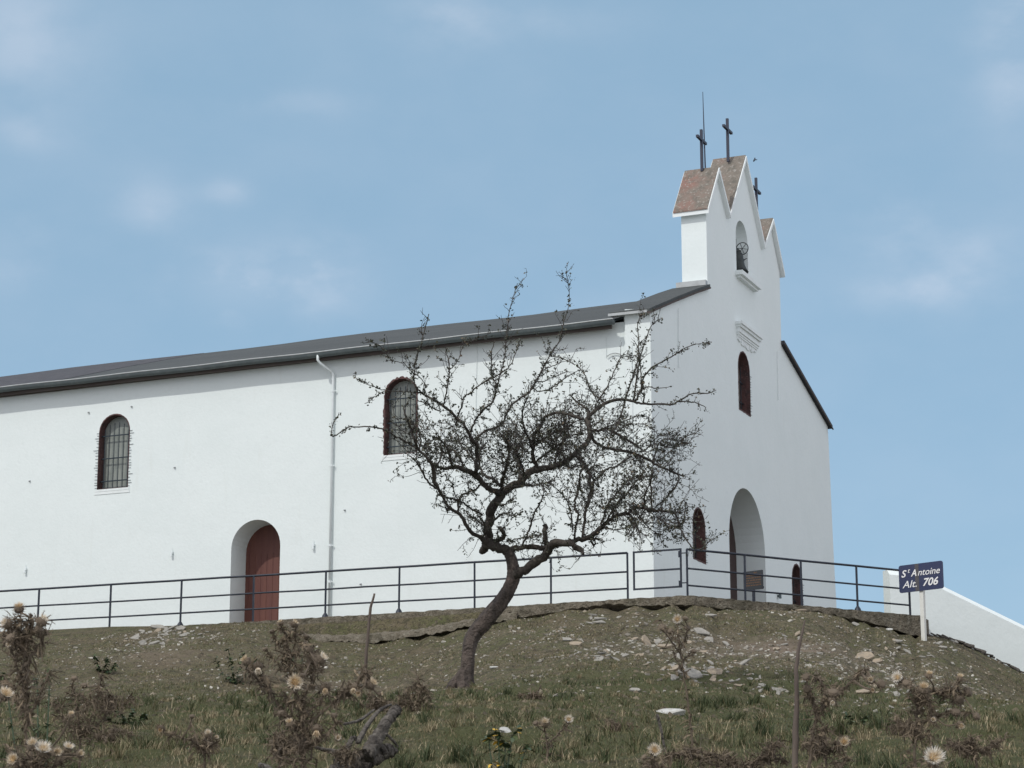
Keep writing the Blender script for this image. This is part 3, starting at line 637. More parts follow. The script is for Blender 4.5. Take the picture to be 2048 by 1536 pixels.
# ------------------------------------------------------------------ sign
def text_mesh(txt, size, shear, bold, m, name, parent, Mx, depth=.004, sx=1.0):
    cu = bpy.data.curves.new(name, 'FONT'); cu.body = txt; cu.size = size; cu.shear = shear; cu.offset = bold; cu.extrude = depth; cu.resolution_u = 3
    t = bpy.data.objects.new(name, cu); COL.objects.link(t); dg = bpy.context.evaluated_depsgraph_get()
    me = bpy.data.meshes.new_from_object(t.evaluated_get(dg)); COL.objects.unlink(t); bpy.data.objects.remove(t)
    me.materials.clear(); me.materials.append(m); o = bpy.data.objects.new(name, me); COL.objects.link(o); o.parent = parent
    o.matrix_local = Mx @ Matrix.Diagonal((sx, 1, 1, 1)); return o
def plate(w_, h_, t, r, m, name, parent):
    pts = []
    for cx, cz, a0 in ((w_/2 - r, h_/2 - r, 0), (-w_/2 + r, h_/2 - r, 90), (-w_/2 + r, -h_/2 + r, 180), (w_/2 - r, -h_/2 + r, 270)):
        for k in range(6): a = R(a0 + k * 18); pts.append((cx + r * math.cos(a), cz + r * math.sin(a)))
    n = len(pts); mb = MB(); mb.add([(x, 0, z) for x, z in pts] + [(x, t, z) for x, z in pts], [tuple(range(n))[::-1], tuple(range(n, 2*n))] + [(i, (i + 1) % n, n + (i + 1) % n, n + i) for i in range(n)])
    return mb.build(name, m, parent)
def build_sign():
    Ys = fenceY(1846) - 1.25; base = at(1845, 1272, Ys); d = -azv(-47.5)          # local x runs left to right along the board
    rz = math.atan2(d[1], d[0]); e = empty('name_sign', tuple(base), rz); tag(e, 'navy name sign with white italic lettering on a white post', 'sign')
    mx = Matrix(((d[0], -d[1], 0), (d[1], d[0], 0), (0, 0, 1)))
    def loc(x, y): P, s = onplane(x, y, base, d); return s, P[2] - base[2]
    a = loc(1797, 1132); b = loc(1885, 1121); c = loc(1888, 1176); g = loc(1800, 1187)
    w_ = ((b[0] - a[0]) + (c[0] - g[0])) / 2; h_ = ((a[1] - g[1]) + (b[1] - c[1])) / 2; cx = (a[0] + b[0] + c[0] + g[0]) / 4; cz = (a[1] + b[1] + c[1] + g[1]) / 4
    mb = MB(); mb.box((-.05, .02, -.4), (.05, .10, cz + h_ * .3)); mb.build('post', M_SIGNPOST, e)
    pl = plate(w_, h_, .02, .055, M_SIGN, 'board', e); pl.location = (cx, -.012, cz)
    mb = MB(); mb.box((-w_ * .13, -.002, -h_/2 + .004), (-w_ * .045, .001, h_/2 - .004)); mb.build('faded_strip', M_TAPE, pl)
    up = Matrix.Rotation(R(90), 4, 'X')
    sx = w_ / 1.0; u = h_
    def T(txt, x, z, size, sxx=1.0, bold=.006): text_mesh(txt, size, .28, bold, M_WHITE, 'lettering', pl, Matrix.Translation((x, -.006, z)) @ up, .002, sxx)
    # measured on the board: fractions of its width and height
    T('S', -w_ * .445, u * .06, u * .36, w_ / u * .60, .004); T('t', -w_ * .30, u * .20, u * .25, w_ / u * .62, .0); T('A', -w_ * .215, u * .06, u * .34, w_ / u * .52, .004); T('ntoine', -w_ * .07, u * .06, u * .34, w_ / u * .57, .001)
    T('Alt.', -w_ * .42, -u * .335, u * .36, w_ / u * .64, .001); T('706', w_ * .03, -u * .335, u * .385, w_ / u * .60, .005)
build_sign()
def build_plaque():
    # information board standing just behind the railing
    Yp = fenceY(1508) + .6; base = at(1507, 1212, Yp); base[2] = ZT; d = -azv(-50); rz = math.atan2(d[1], d[0])
    e = empty('information_board', tuple(base), rz); tag(e, 'small dark information board with orange writing standing behind the railing near the porch', 'board')
    def loc(x, y): P, s = onplane(x, y, base, d); return s, P[2] - base[2]
    a = loc(1488, 1146); c = loc(1527, 1177); w_ = c[0] - a[0]; zt_ = a[1] + .02; zb_ = loc(1489, 1182)[1]; h_ = zt_ - zb_
    pl = plate(w_, h_, .03, .01, M_PLAQ, 'board', e); pl.location = ((a[0] + c[0]) / 2, -.03, (zt_ + zb_) / 2)
    mb = MB(); mb.box((-.03, .0, -.02), (.03, .04, zt_)); mb.box((a[0], .001, zb_ + .02), (c[0], .025, zb_ + .06)); mb.build('post', M_RAIL, e)
    lr = random.Random(9); mb = MB()
    for r_ in range(6):
        mb = MB()
        z = h_ * (.36 - r_ * .13); x = -w_ * .40 + (w_ * .45 if r_ == 0 else lr.uniform(0, .04)); xe = w_ * (.40 if r_ else .2)
        while x < xe:
            ln = lr.uniform(.03, .09); q = x
            while q < min(x + ln, xe): mb.box((q, -.004, z), (q + .007, .001, z + lr.uniform(.022, .034))); mb.box((q + .001, -.004, z + lr.choice((0, .012))), (q + .012, .001, z + lr.choice((.006, .018)))); q += .015
            x += ln + .018
        mb.build('lettering', M_ORANGE, pl)
build_plaque()
# bird
def build_bird():
    c = at(1511, 320, 75); e = empty('bird', tuple(c)); e.scale = (.55, .55, .55); tag(e, 'tiny dark bird in flight beside the bell wall gables', 'bird')
    mb = MB(); mb.tube([(-.14, 0, -.03), (-.05, 0, 0), (.05, 0, .02), (.12, 0, .02)], [.008, .03, .03, .006], 8)
    for sg in (-1, 1): mb.add([(.0, 0, .0), (-.05, 0, 0), (-.1, sg * .15, .09), (-.02, sg * .14, .10), (-.02, sg * .3, .02), (-.12, sg * .33, -.01)], [(0, 1, 2, 3), (3, 2, 5, 4)])
    mb.build('body', M_BIRD, e)
build_bird()
# ------------------------------------------------------------------ the hawthorn
TY = 34.0
TRUNK = [(926, 1400, 25), (930, 1378, 21), (934, 1350, 17), (938, 1306, 15.5), (946, 1272, 16.5), (972, 1240, 19), (1001, 1205, 18), (1019, 1174, 16.5), (1027, 1148, 15.5), (1023, 1122, 13), (1016, 1103, 12.5)]
# traced limbs: (x, y, radius px at the photograph's scale) ; d = drift in depth (m) at the end
LIMBS = [
 ([(1016,1103,12),(994,1094,12),(976,1086,12),(974,1065,10.5),(979,1035,11),(988,1010,10.5),(1002,988,10.5)], .1),
 ([(976,1088,9),(968,1097,10),(962,1104,5)], .15),
 ([(1027,1150,12),(1042,1145,11),(1065,1128,11),(1094,1108,10),(1107,1088,9),(1138,1088,7),(1157,1098,7),(1167,1110,3)], -.7),
 ([(1016,1101,8),(1037,1096,6),(1060,1093,6),(1082,1096,6),(1107,1090,7),(1149,1082,6),(1177,1074,6.5),(1196,1063,6),(1210,1048,4.5),(1227,1035,4.2),(1255,1026,3.7),(1274,1014,3.2),(1304,1021,3),(1333,1022,2.6),(1351,1029,2.2),(1358,1047,1.8),(1368,1070,1.5),(1384,1094,1.4),(1400,1098,1.2),(1411,1090,1),(1423,1076,.8)], -1.4),
 ([(1002,988,10),(1023,973,9.5),(1049,957,9.5),(1072,938,8.5),(1107,934,6.5),(1133,922,6.5),(1149,908,6.2),(1173,887,6.2),(1181,865,6.8),(1175,844,6.5),(1177,832,6)], .9),
 ([(1177,832,5),(1190,822,4.6),(1210,807,4),(1235,799,3.6),(1267,803,3),(1290,807,2.6),(1339,809,2.3),(1356,803,1.8),(1384,787,1.5),(1411,787,1.1),(1432,781,.8)], .5),
 ([(1356,803,1.6),(1384,804,1.4),(1400,809,1.1),(1413,816,.8)], .2),
 ([(1250,802,2.2),(1256,780,2),(1265,756,1.8),(1278,709,1.5),(1275,658,1.1),(1278,640,.9),(1288,617,.7)], .5),
 ([(1267,801,2.4),(1274,756,1.9),(1280,717,1.6),(1290,685,1.3),(1303,650,1),(1323,637,.7)], -.4),
 ([(1270,802,2.6),(1282,780,2.2),(1285,760,2),(1304,735,1.8),(1333,719,1.5),(1360,702,1.2),(1390,688,.9),(1419,685,.6)], -.8),
 ([(1288,807,2),(1287,792,1.8),(1282,778,1.6),(1282,737,1.3),(1278,713,1)], -.5),
 ([(1282,780,1.6),(1297,774,1.3),(1313,777,1.1),(1341,773,.7)], -.6),
 ([(1177,830,4),(1174,820,3.6),(1165,811,3),(1151,801,2.2),(1140,790,1.4)], .6),
 ([(1210,806,2.4),(1196,795,2),(1184,785,1.8),(1173,757,1.5),(1165,743,1.4),(1151,731,1.2),(1126,717,1),(1110,712,.9),(1090,697,.7)], .9),
 ([(1194,804,2.2),(1206,786,1.9),(1216,770,1.6),(1231,737,1.3),(1239,718,1.1),(1252,713,.9),(1265,715,.8)], .5),
 ([(1180,868,4),(1196,889,3.6),(1227,899,3.8),(1265,906,3.8),(1294,918,3.6),(1313,930,3.2),(1341,942,2.4),(1366,952,1.4)], 1.2),
 ([(1181,862,4),(1198,862,3.6),(1215,858,3.4),(1235,869,3.2),(1259,881,3),(1275,893,2.8),(1288,903,2)], .6),
 ([(1304,922,2),(1312,905,1.7),(1319,885,1.4),(1335,878,1.2),(1352,879,1),(1375,886,.9),(1384,886,.7)], .5),
 ([(1322,890,1.5),(1345,895,1.4),(1362,880,1.2),(1380,870,1),(1401,860,.7)], .4),
 ([(1289,902,1.6),(1300,890,1.4),(1318,872,1.2),(1335,868,1),(1349,859,.7)], -.3),
 ([(1313,924,1.7),(1330,912,1.5),(1345,900,1.3),(1358,889,1.1),(1382,887,.8)], .2),
 ([(1341,942,2),(1358,952,2),(1352,971,2),(1340,985,2),(1333,994,2),(1313,1012,2.4)], -.2),
 ([(1345,944,1.4),(1338,930,1.2),(1341,918,.8)], .1),
 ([(1002,988,8),(990,983,7.5),(970,971,6.5),(951,951,6.5),(926,938,5.5),(906,934,4.5),(890,938,3.4),(877,934,2.6),(862,925,1.8)], -1.0),
 ([(951,951,5),(952,934,4.8),(953,914,4.3),(953,889,4.2),(945,880,3.5),(936,862,3.4),(928,850,3.2),(916,838,3),(902,825,3.2),(886,812,3),(869,800,2.6),(852,791,2.3),(841,783,2),(833,774,1.9),(828,762,1.7),(829,737,1.5),(835,709,1.4),(843,688,1.2),(851,655,1),(858,628,.8)], -1.6),
 ([(886,812,1.8),(890,795,1.6),(894,776,1.6),(898,737,1.5),(896,717,1.3),(890,702,.9)], -.3),
 ([(898,742,1.2),(907,732,1.1),(917,717,1),(927,692,.9),(943,683,.8),(958,672,.7)], .6),
 ([(882,823,1.6),(868,817,1.5),(855,809,1.3),(845,797,.9)], -.5),
 ([(845,786,1.4),(828,784,1.1),(800,783,1),(769,780,.9),(752,775,.8),(738,770,.8),(714,758,.6)], -.7),
 ([(769,781,.9),(755,790,.8),(742,800,.7),(730,807,.6)], -.2),
 ([(845,785,1.1),(851,772,1),(840,755,1),(825,745,.9),(808,727,.8),(788,722,.7),(773,709,.7),(758,690,.6),(734,682,.5)], -.9),
 ([(951,886,3.2),(955,876,3),(972,862,2.8),(1001,850,2.8),(1011,834,2.6),(1023,811,2.5),(1040,796,2.3),(1052,789,2.2),(1065,774,2),(1071,762,1.8),(1086,735,1.6),(1099,713,1.4),(1118,682,1.2),(1126,649,1),(1134,623,.9),(1139,600,.8),(1137,570,.7),(1132,545,.6)], .6),
 ([(1071,762,1.4),(1085,763,1.2),(1100,757,1.1),(1118,750,1),(1135,742,.8)], .5),
 ([(1063,776,1.4),(1080,783,1.3),(1105,775,1.2),(1125,760,1),(1150,745,.8)], -.3),
 ([(1078,750,1.2),(1090,738,1.1),(1110,730,1),(1128,722,.8)], .3),
 ([(941,864,2.6),(946,850,2.4),(953,836,2.2),(966,820,2),(982,807,2),(990,792,1.9),(992,776,1.8),(990,764,1.6),(984,752,1.4),(983,725,1.2),(985,698,1),(990,680,.7)], -.6),
 ([(992,778,1.6),(999,756,1.5),(1005,735,1.3),(1009,713,1.2),(1012,686,1.1),(1015,649,1),(1019,620,.9),(1026,598,.8),(1033,570,.7)], .5),
 ([(911,850,2),(916,832,1.8),(923,815,1.7),(927,800,1.6),(930,792,1.6),(940,787,1.6),(952,776,1.5),(972,762,1.4),(992,752,1.4),(1008,742,1.2),(1022,728,1),(1033,700,.8),(1040,690,.7)], -.8),
 ([(1074,936,5),(1067,918,4.5),(1066,889,4.2),(1070,868,4),(1085,846,3.6),(1093,832,3),(1118,825,3),(1141,830,3.6),(1165,838,4)], -1.0),
 ([(1067,900,3),(1058,880,2.6),(1050,860,2.4),(1044,835,2),(1047,812,1.6),(1055,795,1.3),(1058,770,1)], -1.3),
 ([(1067,895,2.6),(1085,880,2.4),(1103,868,2),(1125,858,1.8),(1150,845,1.4)], -.8),
 ([(1072,925,2.6),(1095,905,2.2),(1120,888,2),(1140,872,1.7),(1165,865,1.3)], -.4),
 ([(974,1088,8),(962,1075,5.2),(945,1067,4.6),(927,1041,4.2),(918,1027,3.8),(900,1016,3.5),(888,998,3),(877,977,3.4),(869,960,5),(867,940,5),(858,920,3.4),(838,899,2.8),(828,879,2.4),(822,858,2),(812,835,1.5),(805,810,1)], -2.0),
 ([(900,1017,2.4),(893,1020,2),(890,1012,1)], .1),
 ([(878,980,2.6),(862,970,2.4),(852,958,2.2),(845,945,2),(836,930,1.7),(828,918,1.5),(818,912,1.2)], -.4),
 ([(836,898,2),(822,890,1.9),(808,881,1.9),(786,870,1.8),(769,860,1.7),(749,854,1.6),(710,853,1.4),(693,856,1.3),(679,866,1.2),(667,873,1.1),(662,868,.9),(664,855,.8),(668,845,.7),(673,835,.6),(679,825,.5)], -.8),
 ([(916,1021,2.8),(916,1005,2.6),(922,993,2.5),(935,986,2.5),(948,980,2.4),(958,972,2.2),(965,960,1.8)], .6),
 ([(886,990,2),(898,996,2),(912,999,2.2),(925,1004,2.2),(935,1012,2.2),(950,1022,2),(965,1030,1.8)], .4),
 ([(912,996,1.3),(908,980,1.1),(902,965,1),(892,957,.8)], .2),
 ([(972,1052,2),(960,1045,1.8),(950,1038,1.6),(938,1030,1.4),(930,1020,1)], .5),
 ([(966,1074,1.8),(969,1058,1.8),(967,1045,1.6),(960,1032,1.2)], -.3),
 ([(1093,1092,6.5),(1091,1072,6.2),(1090,1047,5.6)], -.2),
 ([(1181,1082,3),(1188,1090,2.4),(1192,1086,1.5)], .0), ([(1177,1078,4),(1190,1079,3),(1200,1079,1.6)], .0),
 ([(1043,1094,2.6),(1052,1075,2.4),(1060,1055,2.4),(1066,1035,2.2),(1070,1022,2),(1080,1008,1.6),(1085,990,1.2)], -.5),
 ([(984,1085,5),(1003,1078,5),(1008,1070,4.5),(1003,1058,5),(998,1056,3)], -.3),
 ([(1165,1074,3),(1168,1050,3),(1170,1030,3.2),(1174,1010,3.6),(1181,988,5),(1181,965,4.5),(1178,945,4),(1167,928,3.4),(1155,915,2.4),(1140,905,1.6)], .9),
 ([(1185,985,3),(1187,965,2.8),(1196,955,2.6),(1208,943,2.6),(1220,936,2.4),(1231,935,2.2),(1248,922,2),(1265,912,1.6)], .5),
 ([(1188,962,2),(1184,953,1.6),(1180,950,1.2)], .1),
 ([(1149,1078,2.6),(1151,1055,2.4),(1157,1028,2.8),(1150,1018,3),(1150,1005,2.8),(1154,990,3),(1158,970,2.6),(1160,950,2),(1168,930,1.8)], -.4),
 ([(1145,1060,1.6),(1142,1030,1.6),(1135,1005,1.4),(1120,985,1.1),(1105,970,.9)], -.9),
 ([(1210,1050,2),(1225,1020,2),(1240,1000,2),(1255,986,2),(1268,968,1.8),(1284,949,1.4)], -.6),
 ([(1200,1060,2),(1215,1010,2),(1232,990,1.7),(1250,965,1.5),(1275,950,1.2)], .5),
 ([(1304,1018,2),(1303,995,2),(1302,975,2),(1302,955,1.8),(1306,935,1.6)], -.1),
 ([(1288,1015,1.8),(1290,990,1.8),(1300,965,1.6),(1308,942,1.4)], -.8),
 ([(1255,1026,1.8),(1268,1040,1.4),(1274,1051,1.1),(1281,1070,.9),(1283,1090,.6)], -.4),
 ([(1270,1018,1.7),(1285,1040,1.4),(1300,1058,1.1),(1313,1066,.9),(1325,1072,.8),(1328,1092,.6)], .3),
 ([(1206,1055,2),(1220,1058,1.6),(1235,1060,1.4),(1259,1052,1.2),(1272,1045,.8)], -.7),
 ([(1313,1033,1.8),(1326,1043,1.6),(1341,1050,1.5),(1352,1053,1.2),(1364,1052,.8)], -.9),
 ([(1340,1052,.9),(1332,1058,.8),(1325,1068,.6)], .1),
 ([(1351,1028,1.3),(1362,1010,1.1),(1368,1000,.9),(1371,1020,.8),(1369,1030,.6)], .2),
 ([(1002,985,5),(1004,965,4.5),(1010,945,4),(1015,925,3),(1018,900,2.4),(1014,880,1.8),(1016,860,1.3)], -1.6),
 ([(1000,972,4),(990,960,4),(972,951,3.6),(962,940,3),(958,920,2.4),(962,900,2),(972,885,1.5)], 1.2),
 ([(1040,962,3.4),(1038,935,3),(1035,910,2.5),(1040,885,2),(1050,865,1.6)], 1.3),
 ([(1049,957,3),(1042,925,2.6),(1028,900,2.2),(1010,880,1.8),(995,860,1.4)], -1.2),
 ([(1107,934,3),(1112,912,2.6),(1122,895,2.2),(1128,875,1.8),(1130,850,1.4),(1127,820,1)], .9),
 ([(1133,922,2.6),(1120,905,2.2),(1105,895,2),(1090,880,1.6)], -1.3),
 ([(1020,975,2.4),(1045,972,2.2),(1070,970,1.8),(1090,965,1.6),(1110,962,1.2)], -1.5),
 ([(1128,925,2.4),(1140,935,2),(1160,932,2),(1175,940,1.8),(1190,930,1.2)], -1.1),
 ([(990,1005,2.6),(1003,1010,2),(1015,1005,1.6),(1028,998,1.2)], -.9),
 ([(975,1055,2),(1000,1030,1.8),(1015,1028,1.6),(1030,1032,1.3),(1046,1022,1)], -1.1),
 ([(1013,1082,1.6),(1035,1078,1.3),(1060,1072,1),(1085,1070,.8)], -1.),
 ([(1250,803,2),(1242,830,1.9),(1236,850,1.7),(1222,868,1.5),(1215,890,1.2)], -.8),
 ([(1200,862,1.8),(1225,850,1.5),(1250,842,1.2),(1275,832,1),(1300,836,.8),(1310,845,.6)], .6),
 ([(1228,868,1.6),(1255,850,1.4),(1285,848,1.1),(1305,858,.9)], -.3),
 ([(906,934,2.4),(900,915,2.2),(893,895,2),(880,880,1.6),(868,872,1.2)], -1.4),
 ([(926,938,2.4),(920,915,2.2),(905,900,2),(890,905,1.6),(872,905,1.3),(855,895,1)], .6),
 ([(867,945,2.4),(878,925,2.2),(885,905,2),(880,885,1.6)], .4),
 ([(838,899,2),(842,880,1.8),(836,860,1.6),(826,845,1.4),(815,838,1.1)], .3),
 ([(951,925,2),(935,905,1.8),(922,890,1.6),(915,870,1.3),(905,850,1)], 1.1),
]
def px3(x, y, Y): return at(x, y, Y)
def build_tree():
    base = hit(930, 1396); base = np.array([px3(930, 1396, TY)[0], TY, 0]); base[2] = ground(base[0], base[1]) - .02
    e = empty('hawthorn_tree', tuple(base)); tag(e, 'leaning twisted hawthorn tree with sparse thorny crown on the grassy slope', 'tree')
    lr = np.random.default_rng(21); PXM = TY / FPX * 1.01
    # trunk
    P = np.array([px3(x, y, TY) for x, y, r in TRUNK]); rad = np.array([r for *_, r in TRUNK]) * PXM * .82
    def smooth(P, r, k, wob=0):
        t = np.arange(len(P)); tt = np.linspace(0, len(P) - 1, (len(P) - 1) * k + 1)
        m = np.gradient(P, axis=0) if len(P) > 2 else np.repeat((P[1:] - P[:1]), len(P), 0)
        i = np.minimum(tt.astype(int), len(P) - 2); u = (tt - i)[:, None]
        Q = (2*u**3-3*u**2+1)*P[i] + (u**3-2*u**2+u)*m[i] + (-2*u**3+3*u**2)*P[i+1] + (u**3-u**2)*m[i+1]
        rr = np.interp(tt, t, r)
        if wob: Q = Q + lr.normal(0, 1, Q.shape) * rr[:, None] * wob
        return Q, rr
    Q, rr = smooth(P, rad, 7, .025); Q = Q - base
    mb = MB(); n = 20; T = np.gradient(Q, axis=0); T /= np.linalg.norm(T, axis=1)[:, None]; X = np.cross(T, [0, 1, 0]); X /= np.linalg.norm(X, axis=1)[:, None]; Yv = np.cross(T, X)
    th = np.arange(n) * 2 * np.pi / n; ph = np.linspace(0, 7, len(Q))[:, None]
    prof = 1 + .10 * np.sin(3 * th + ph * .9) + .07 * np.sin(5 * th - ph * 1.4 + 1) + .05 * np.sin(8 * th + ph * 2.) + lr.normal(0, .018, (len(Q), n))
    flare = np.exp(-np.arange(len(Q)) / 6.)[:, None] * (.35 + .5 * np.maximum(0, np.sin(3 * th + 2.2)))
    R_ = rr[:, None] * (prof + flare)
    VV = Q[:, None] + R_[..., None] * (np.cos(th)[None, :, None] * X[:, None] + np.sin(th)[None, :, None] * Yv[:, None])
    F = []
    for i in range(len(Q) - 1):
        for j in range(n): F.append((i*n + j, i*n + (j + 1) % n, (i + 1)*n + (j + 1) % n, (i + 1)*n + j))
    F.append(tuple((len(Q) - 1)*n + j for j in range(n))); mb.add(VV.reshape(-1, 3), F)
    for (a, ln, dn) in ((-1.25, .34, .16), (-.4, .2, .14), (2.9, .2, .12)):   # buttress roots
        q = np.array([[0, 0, .30], [math.sin(a) * ln * .5, -math.cos(a) * .1, .12], [math.sin(a) * ln, -math.cos(a) * .2, -.03], [math.sin(a) * ln * 1.4, -math.cos(a) * .3, -dn]]); q, r_ = smooth(q, np.array([.10, .085, .055, .03]), 4, .1); mb.tube(q, r_, 9, .06, rg=lr)
    mb.build('trunk', M_BARK, e, True)
    # limbs
    nodes = [(np.array(TRUNK[i][:2], float), TY) for i in range(4, len(TRUNK))]; SK = []; big = MB(); small = MB()
    for pts, dr in LIMBS:
        p0 = np.array(pts[0][:2], float); j = min(range(len(nodes)), key=lambda k: np.sum((nodes[k][0] - p0) ** 2)); Y0 = nodes[j][1]
        L_ = len(pts); P = []; 
        for i, (x, y, r) in enumerate(pts):
            f_ = i / (L_ - 1); Yc = Y0 + dr * f_ + (.08 * math.sin(i * 2.1 + x) if 0 < i else 0); P.append(px3(x, y, Yc)); nodes.append((np.array([x, y], float), Yc))
        r = np.array([q[2] for q in pts]) * PXM * np.where(np.array([q[2] for q in pts]) > 2.2, .84, .92); Q, rr = smooth(np.array(P), r, 4, 0)
        Q[1:] += lr.normal(0, 1, Q[1:].shape) * np.minimum(.013, .003 + rr[1:, None] * .15)
        (big if rr.max() > .026 else small).tube(Q - base, np.maximum(rr, .0045), 12 if rr.max() > .026 else 5, .055, rg=lr, ridge=.07 if rr.max() > .026 else 0)
        for i in range(len(Q) - 1): SK.append((Q[i], Q[i + 1], rr[i]))
    big.build('limb', M_BRANCH, e, True); small.build('branch', M_BRANCH, e, True)
    # side shoots
    tw = MB(); LP = []
    cen = px3(1090, 930, TY)
    def shoot(p, d, ln, r, lvl, leafy):
        k = max(3, int(ln / .055)); q = [p]; d = d / np.linalg.norm(d)
        for i in range(k):
            d = d + lr.normal(0, .17, 3) + np.array([0, 0, .05]); d /= np.linalg.norm(d); q.append(q[-1] + d * ln / k)
        q = np.array(q); rr = np.linspace(r, max(.0028, r * .4), len(q)); tw.tube(q - base, rr, 3, cap=False)
        for i in range(1, len(q)):
            if lr.random() < leafy * (.6 + .4 * i / len(q)): LP.append(q[i] + lr.normal(0, .012, 3))
            if lr.random() < .22:   # thorn
                t_ = np.cross(d, lr.normal(0, 1, 3)); t_ /= np.linalg.norm(t_) + 1e-9; tw.tube(np.array([q[i], q[i] + t_ * .03]) - base, [.003, .001], 3, cap=False)
        if lvl > 0:
            for i in range(1, len(q)):
                if lr.random() < .33:
                    s = np.cross(d, lr.normal(0, 1, 3)); s /= np.linalg.norm(s) + 1e-9; shoot(q[i], d * .6 + s, ln * lr.uniform(.3, .6), r * .7, lvl - 1, leafy * 1.15)
    def dens(x, y):
        g = lambda cx, cy, rx, ry: math.exp(-((x - cx) / rx) ** 2 - ((y - cy) / ry) ** 2)
        return .50 + .65 * g(1110, 890, 75, 60) + .75 * g(1230, 1015, 85, 45) + .55 * g(1010, 915, 70, 50) + .45 * g(860, 900, 50, 45) + .35 * g(1290, 990, 60, 60) + .35 * g(1285, 900, 60, 40) - .5 * g(700, 850, 60, 60) - .3 * g(1320, 790, 80, 50)
    for a, b, r in SK:
        if r > .05: continue
        ln = np.linalg.norm(b - a); x, y = to_px(a); dn = dens(x, y)
        rate = 27.0 * dn * (1.0 if r > .008 else .85)
        for _ in range(lr.poisson(ln * rate)):
            p = a + (b - a) * lr.random(); d = (b - a) / (ln + 1e-9)
            s = lr.normal(0, 1, 3); s[1] *= .9; s = s - (s @ d) * d; s /= np.linalg.norm(s) + 1e-9
            out = p - cen; out /= np.linalg.norm(out) + 1e-9
            dd = d * .55 + s * .9 + out * .25 + np.array([0, 0, .18])
            L2 = lr.uniform(.08, .50) * (1.0 if dn > .6 else .62)
            if r > .02: L2 *= 1.25
            if x < 760 or (x > 1340 and y < 830): L2 *= .5
            shoot(p, dd, L2, .0052, 1 if L2 > .14 else 0, .55)
        for _ in range(lr.poisson(ln * 26 * (1 if r < .02 else .2))): LP.append(a + (b - a) * lr.random() + lr.normal(0, .014, 3))
    tw.build('twig', M_TWIG, e)['kind'] = 'stuff'
    # leaves: small clusters
    LP = np.array(LP); reps = lr.integers(1, 5, len(LP)); C_ = np.repeat(LP, reps, 0); nL = len(C_); C_ = C_ + lr.normal(0, .014, C_.shape)
    a = lr.normal(0, 1, (nL, 3)); a /= np.linalg.norm(a, axis=1)[:, None]; b = np.cross(a, lr.normal(0, 1, (nL, 3))); b /= np.linalg.norm(b, axis=1)[:, None]
    s = lr.uniform(.0085, .019, (nL, 1)); V4 = np.stack([C_ - a * s * 1.25, C_ + b * s * .8, C_ + a * s * 1.25, C_ - b * s * .8], 1) - base
    o = tris_mesh('foliage', V4, M_LEAF, e, lr.random(nL)); o['kind'] = 'stuff'
    print('tree', len(LP), nL)
build_tree()
# ------------------------------------------------------------------ bare sticks in the slope
def stick(pts, Y, name, label, cat, m=M_STICK, r0=None):
    P = np.array([at(x, y, Y) for x, y, r in pts]); b = P[0].copy(); gz = ground(b[0], Y); 
    P[0][2] = min(P[0][2], gz - .02); b = P[0].copy(); r = np.array([q[2] for q in pts]) * Y / FPX
    mb = MB(); k = (len(P) - 1) * 4 + 1; tt = np.linspace(0, len(P) - 1, k); Q = np.stack([np.interp(tt, range(len(P)), P[:, i]) for i in range(3)], 1); Q[1:-1] += rng.normal(0, .1, Q[1:-1].shape) * np.interp(tt, range(len(P)), r)[1:-1, None]
    mb.tube(Q - b, np.interp(tt, range(len(P)), r), 7, .07); e = empty(name, tuple(b)); tag(e, label, cat); mb.build('shaft', m, e, True); return e
h = hit(731, 1337)
e = stick([(731, 1340, 3.4), (733, 1300, 3.3), (737, 1255, 3.1), (741, 1215, 2.8), (749, 1187, 2.0)], h[1], 'stick', 'thin bare upright stick in the grass left of the tree, taller than the kerb', 'stick')
h = hit(573, 1252)
stick([(573, 1256, 3.2), (574, 1230, 3.4), (576, 1215, 3.0), (574, 1200, 2.2)], h[1], 'stick', 'short broken stick standing in front of the red side door edge', 'stick')
stick([(1588, 1560, 7.5), (1590, 1480, 6.5), (1594, 1400, 5.2), (1592, 1340, 4.3), (1597, 1300, 3.4), (1605, 1262, 2.4), (1610, 1240, 1.3)], 12.0, 'dry_stalk', 'tall bare grey stalk rising in front of the stony slope', 'stalk')
stick([(1332, 1500, 2.2), (1322, 1460, 2.8), (1314, 1428, 3.2)], 15.5, 'dry_stalk', 'short pale broken stalk beside the white half-buried stone', 'stalk', M_LOG)
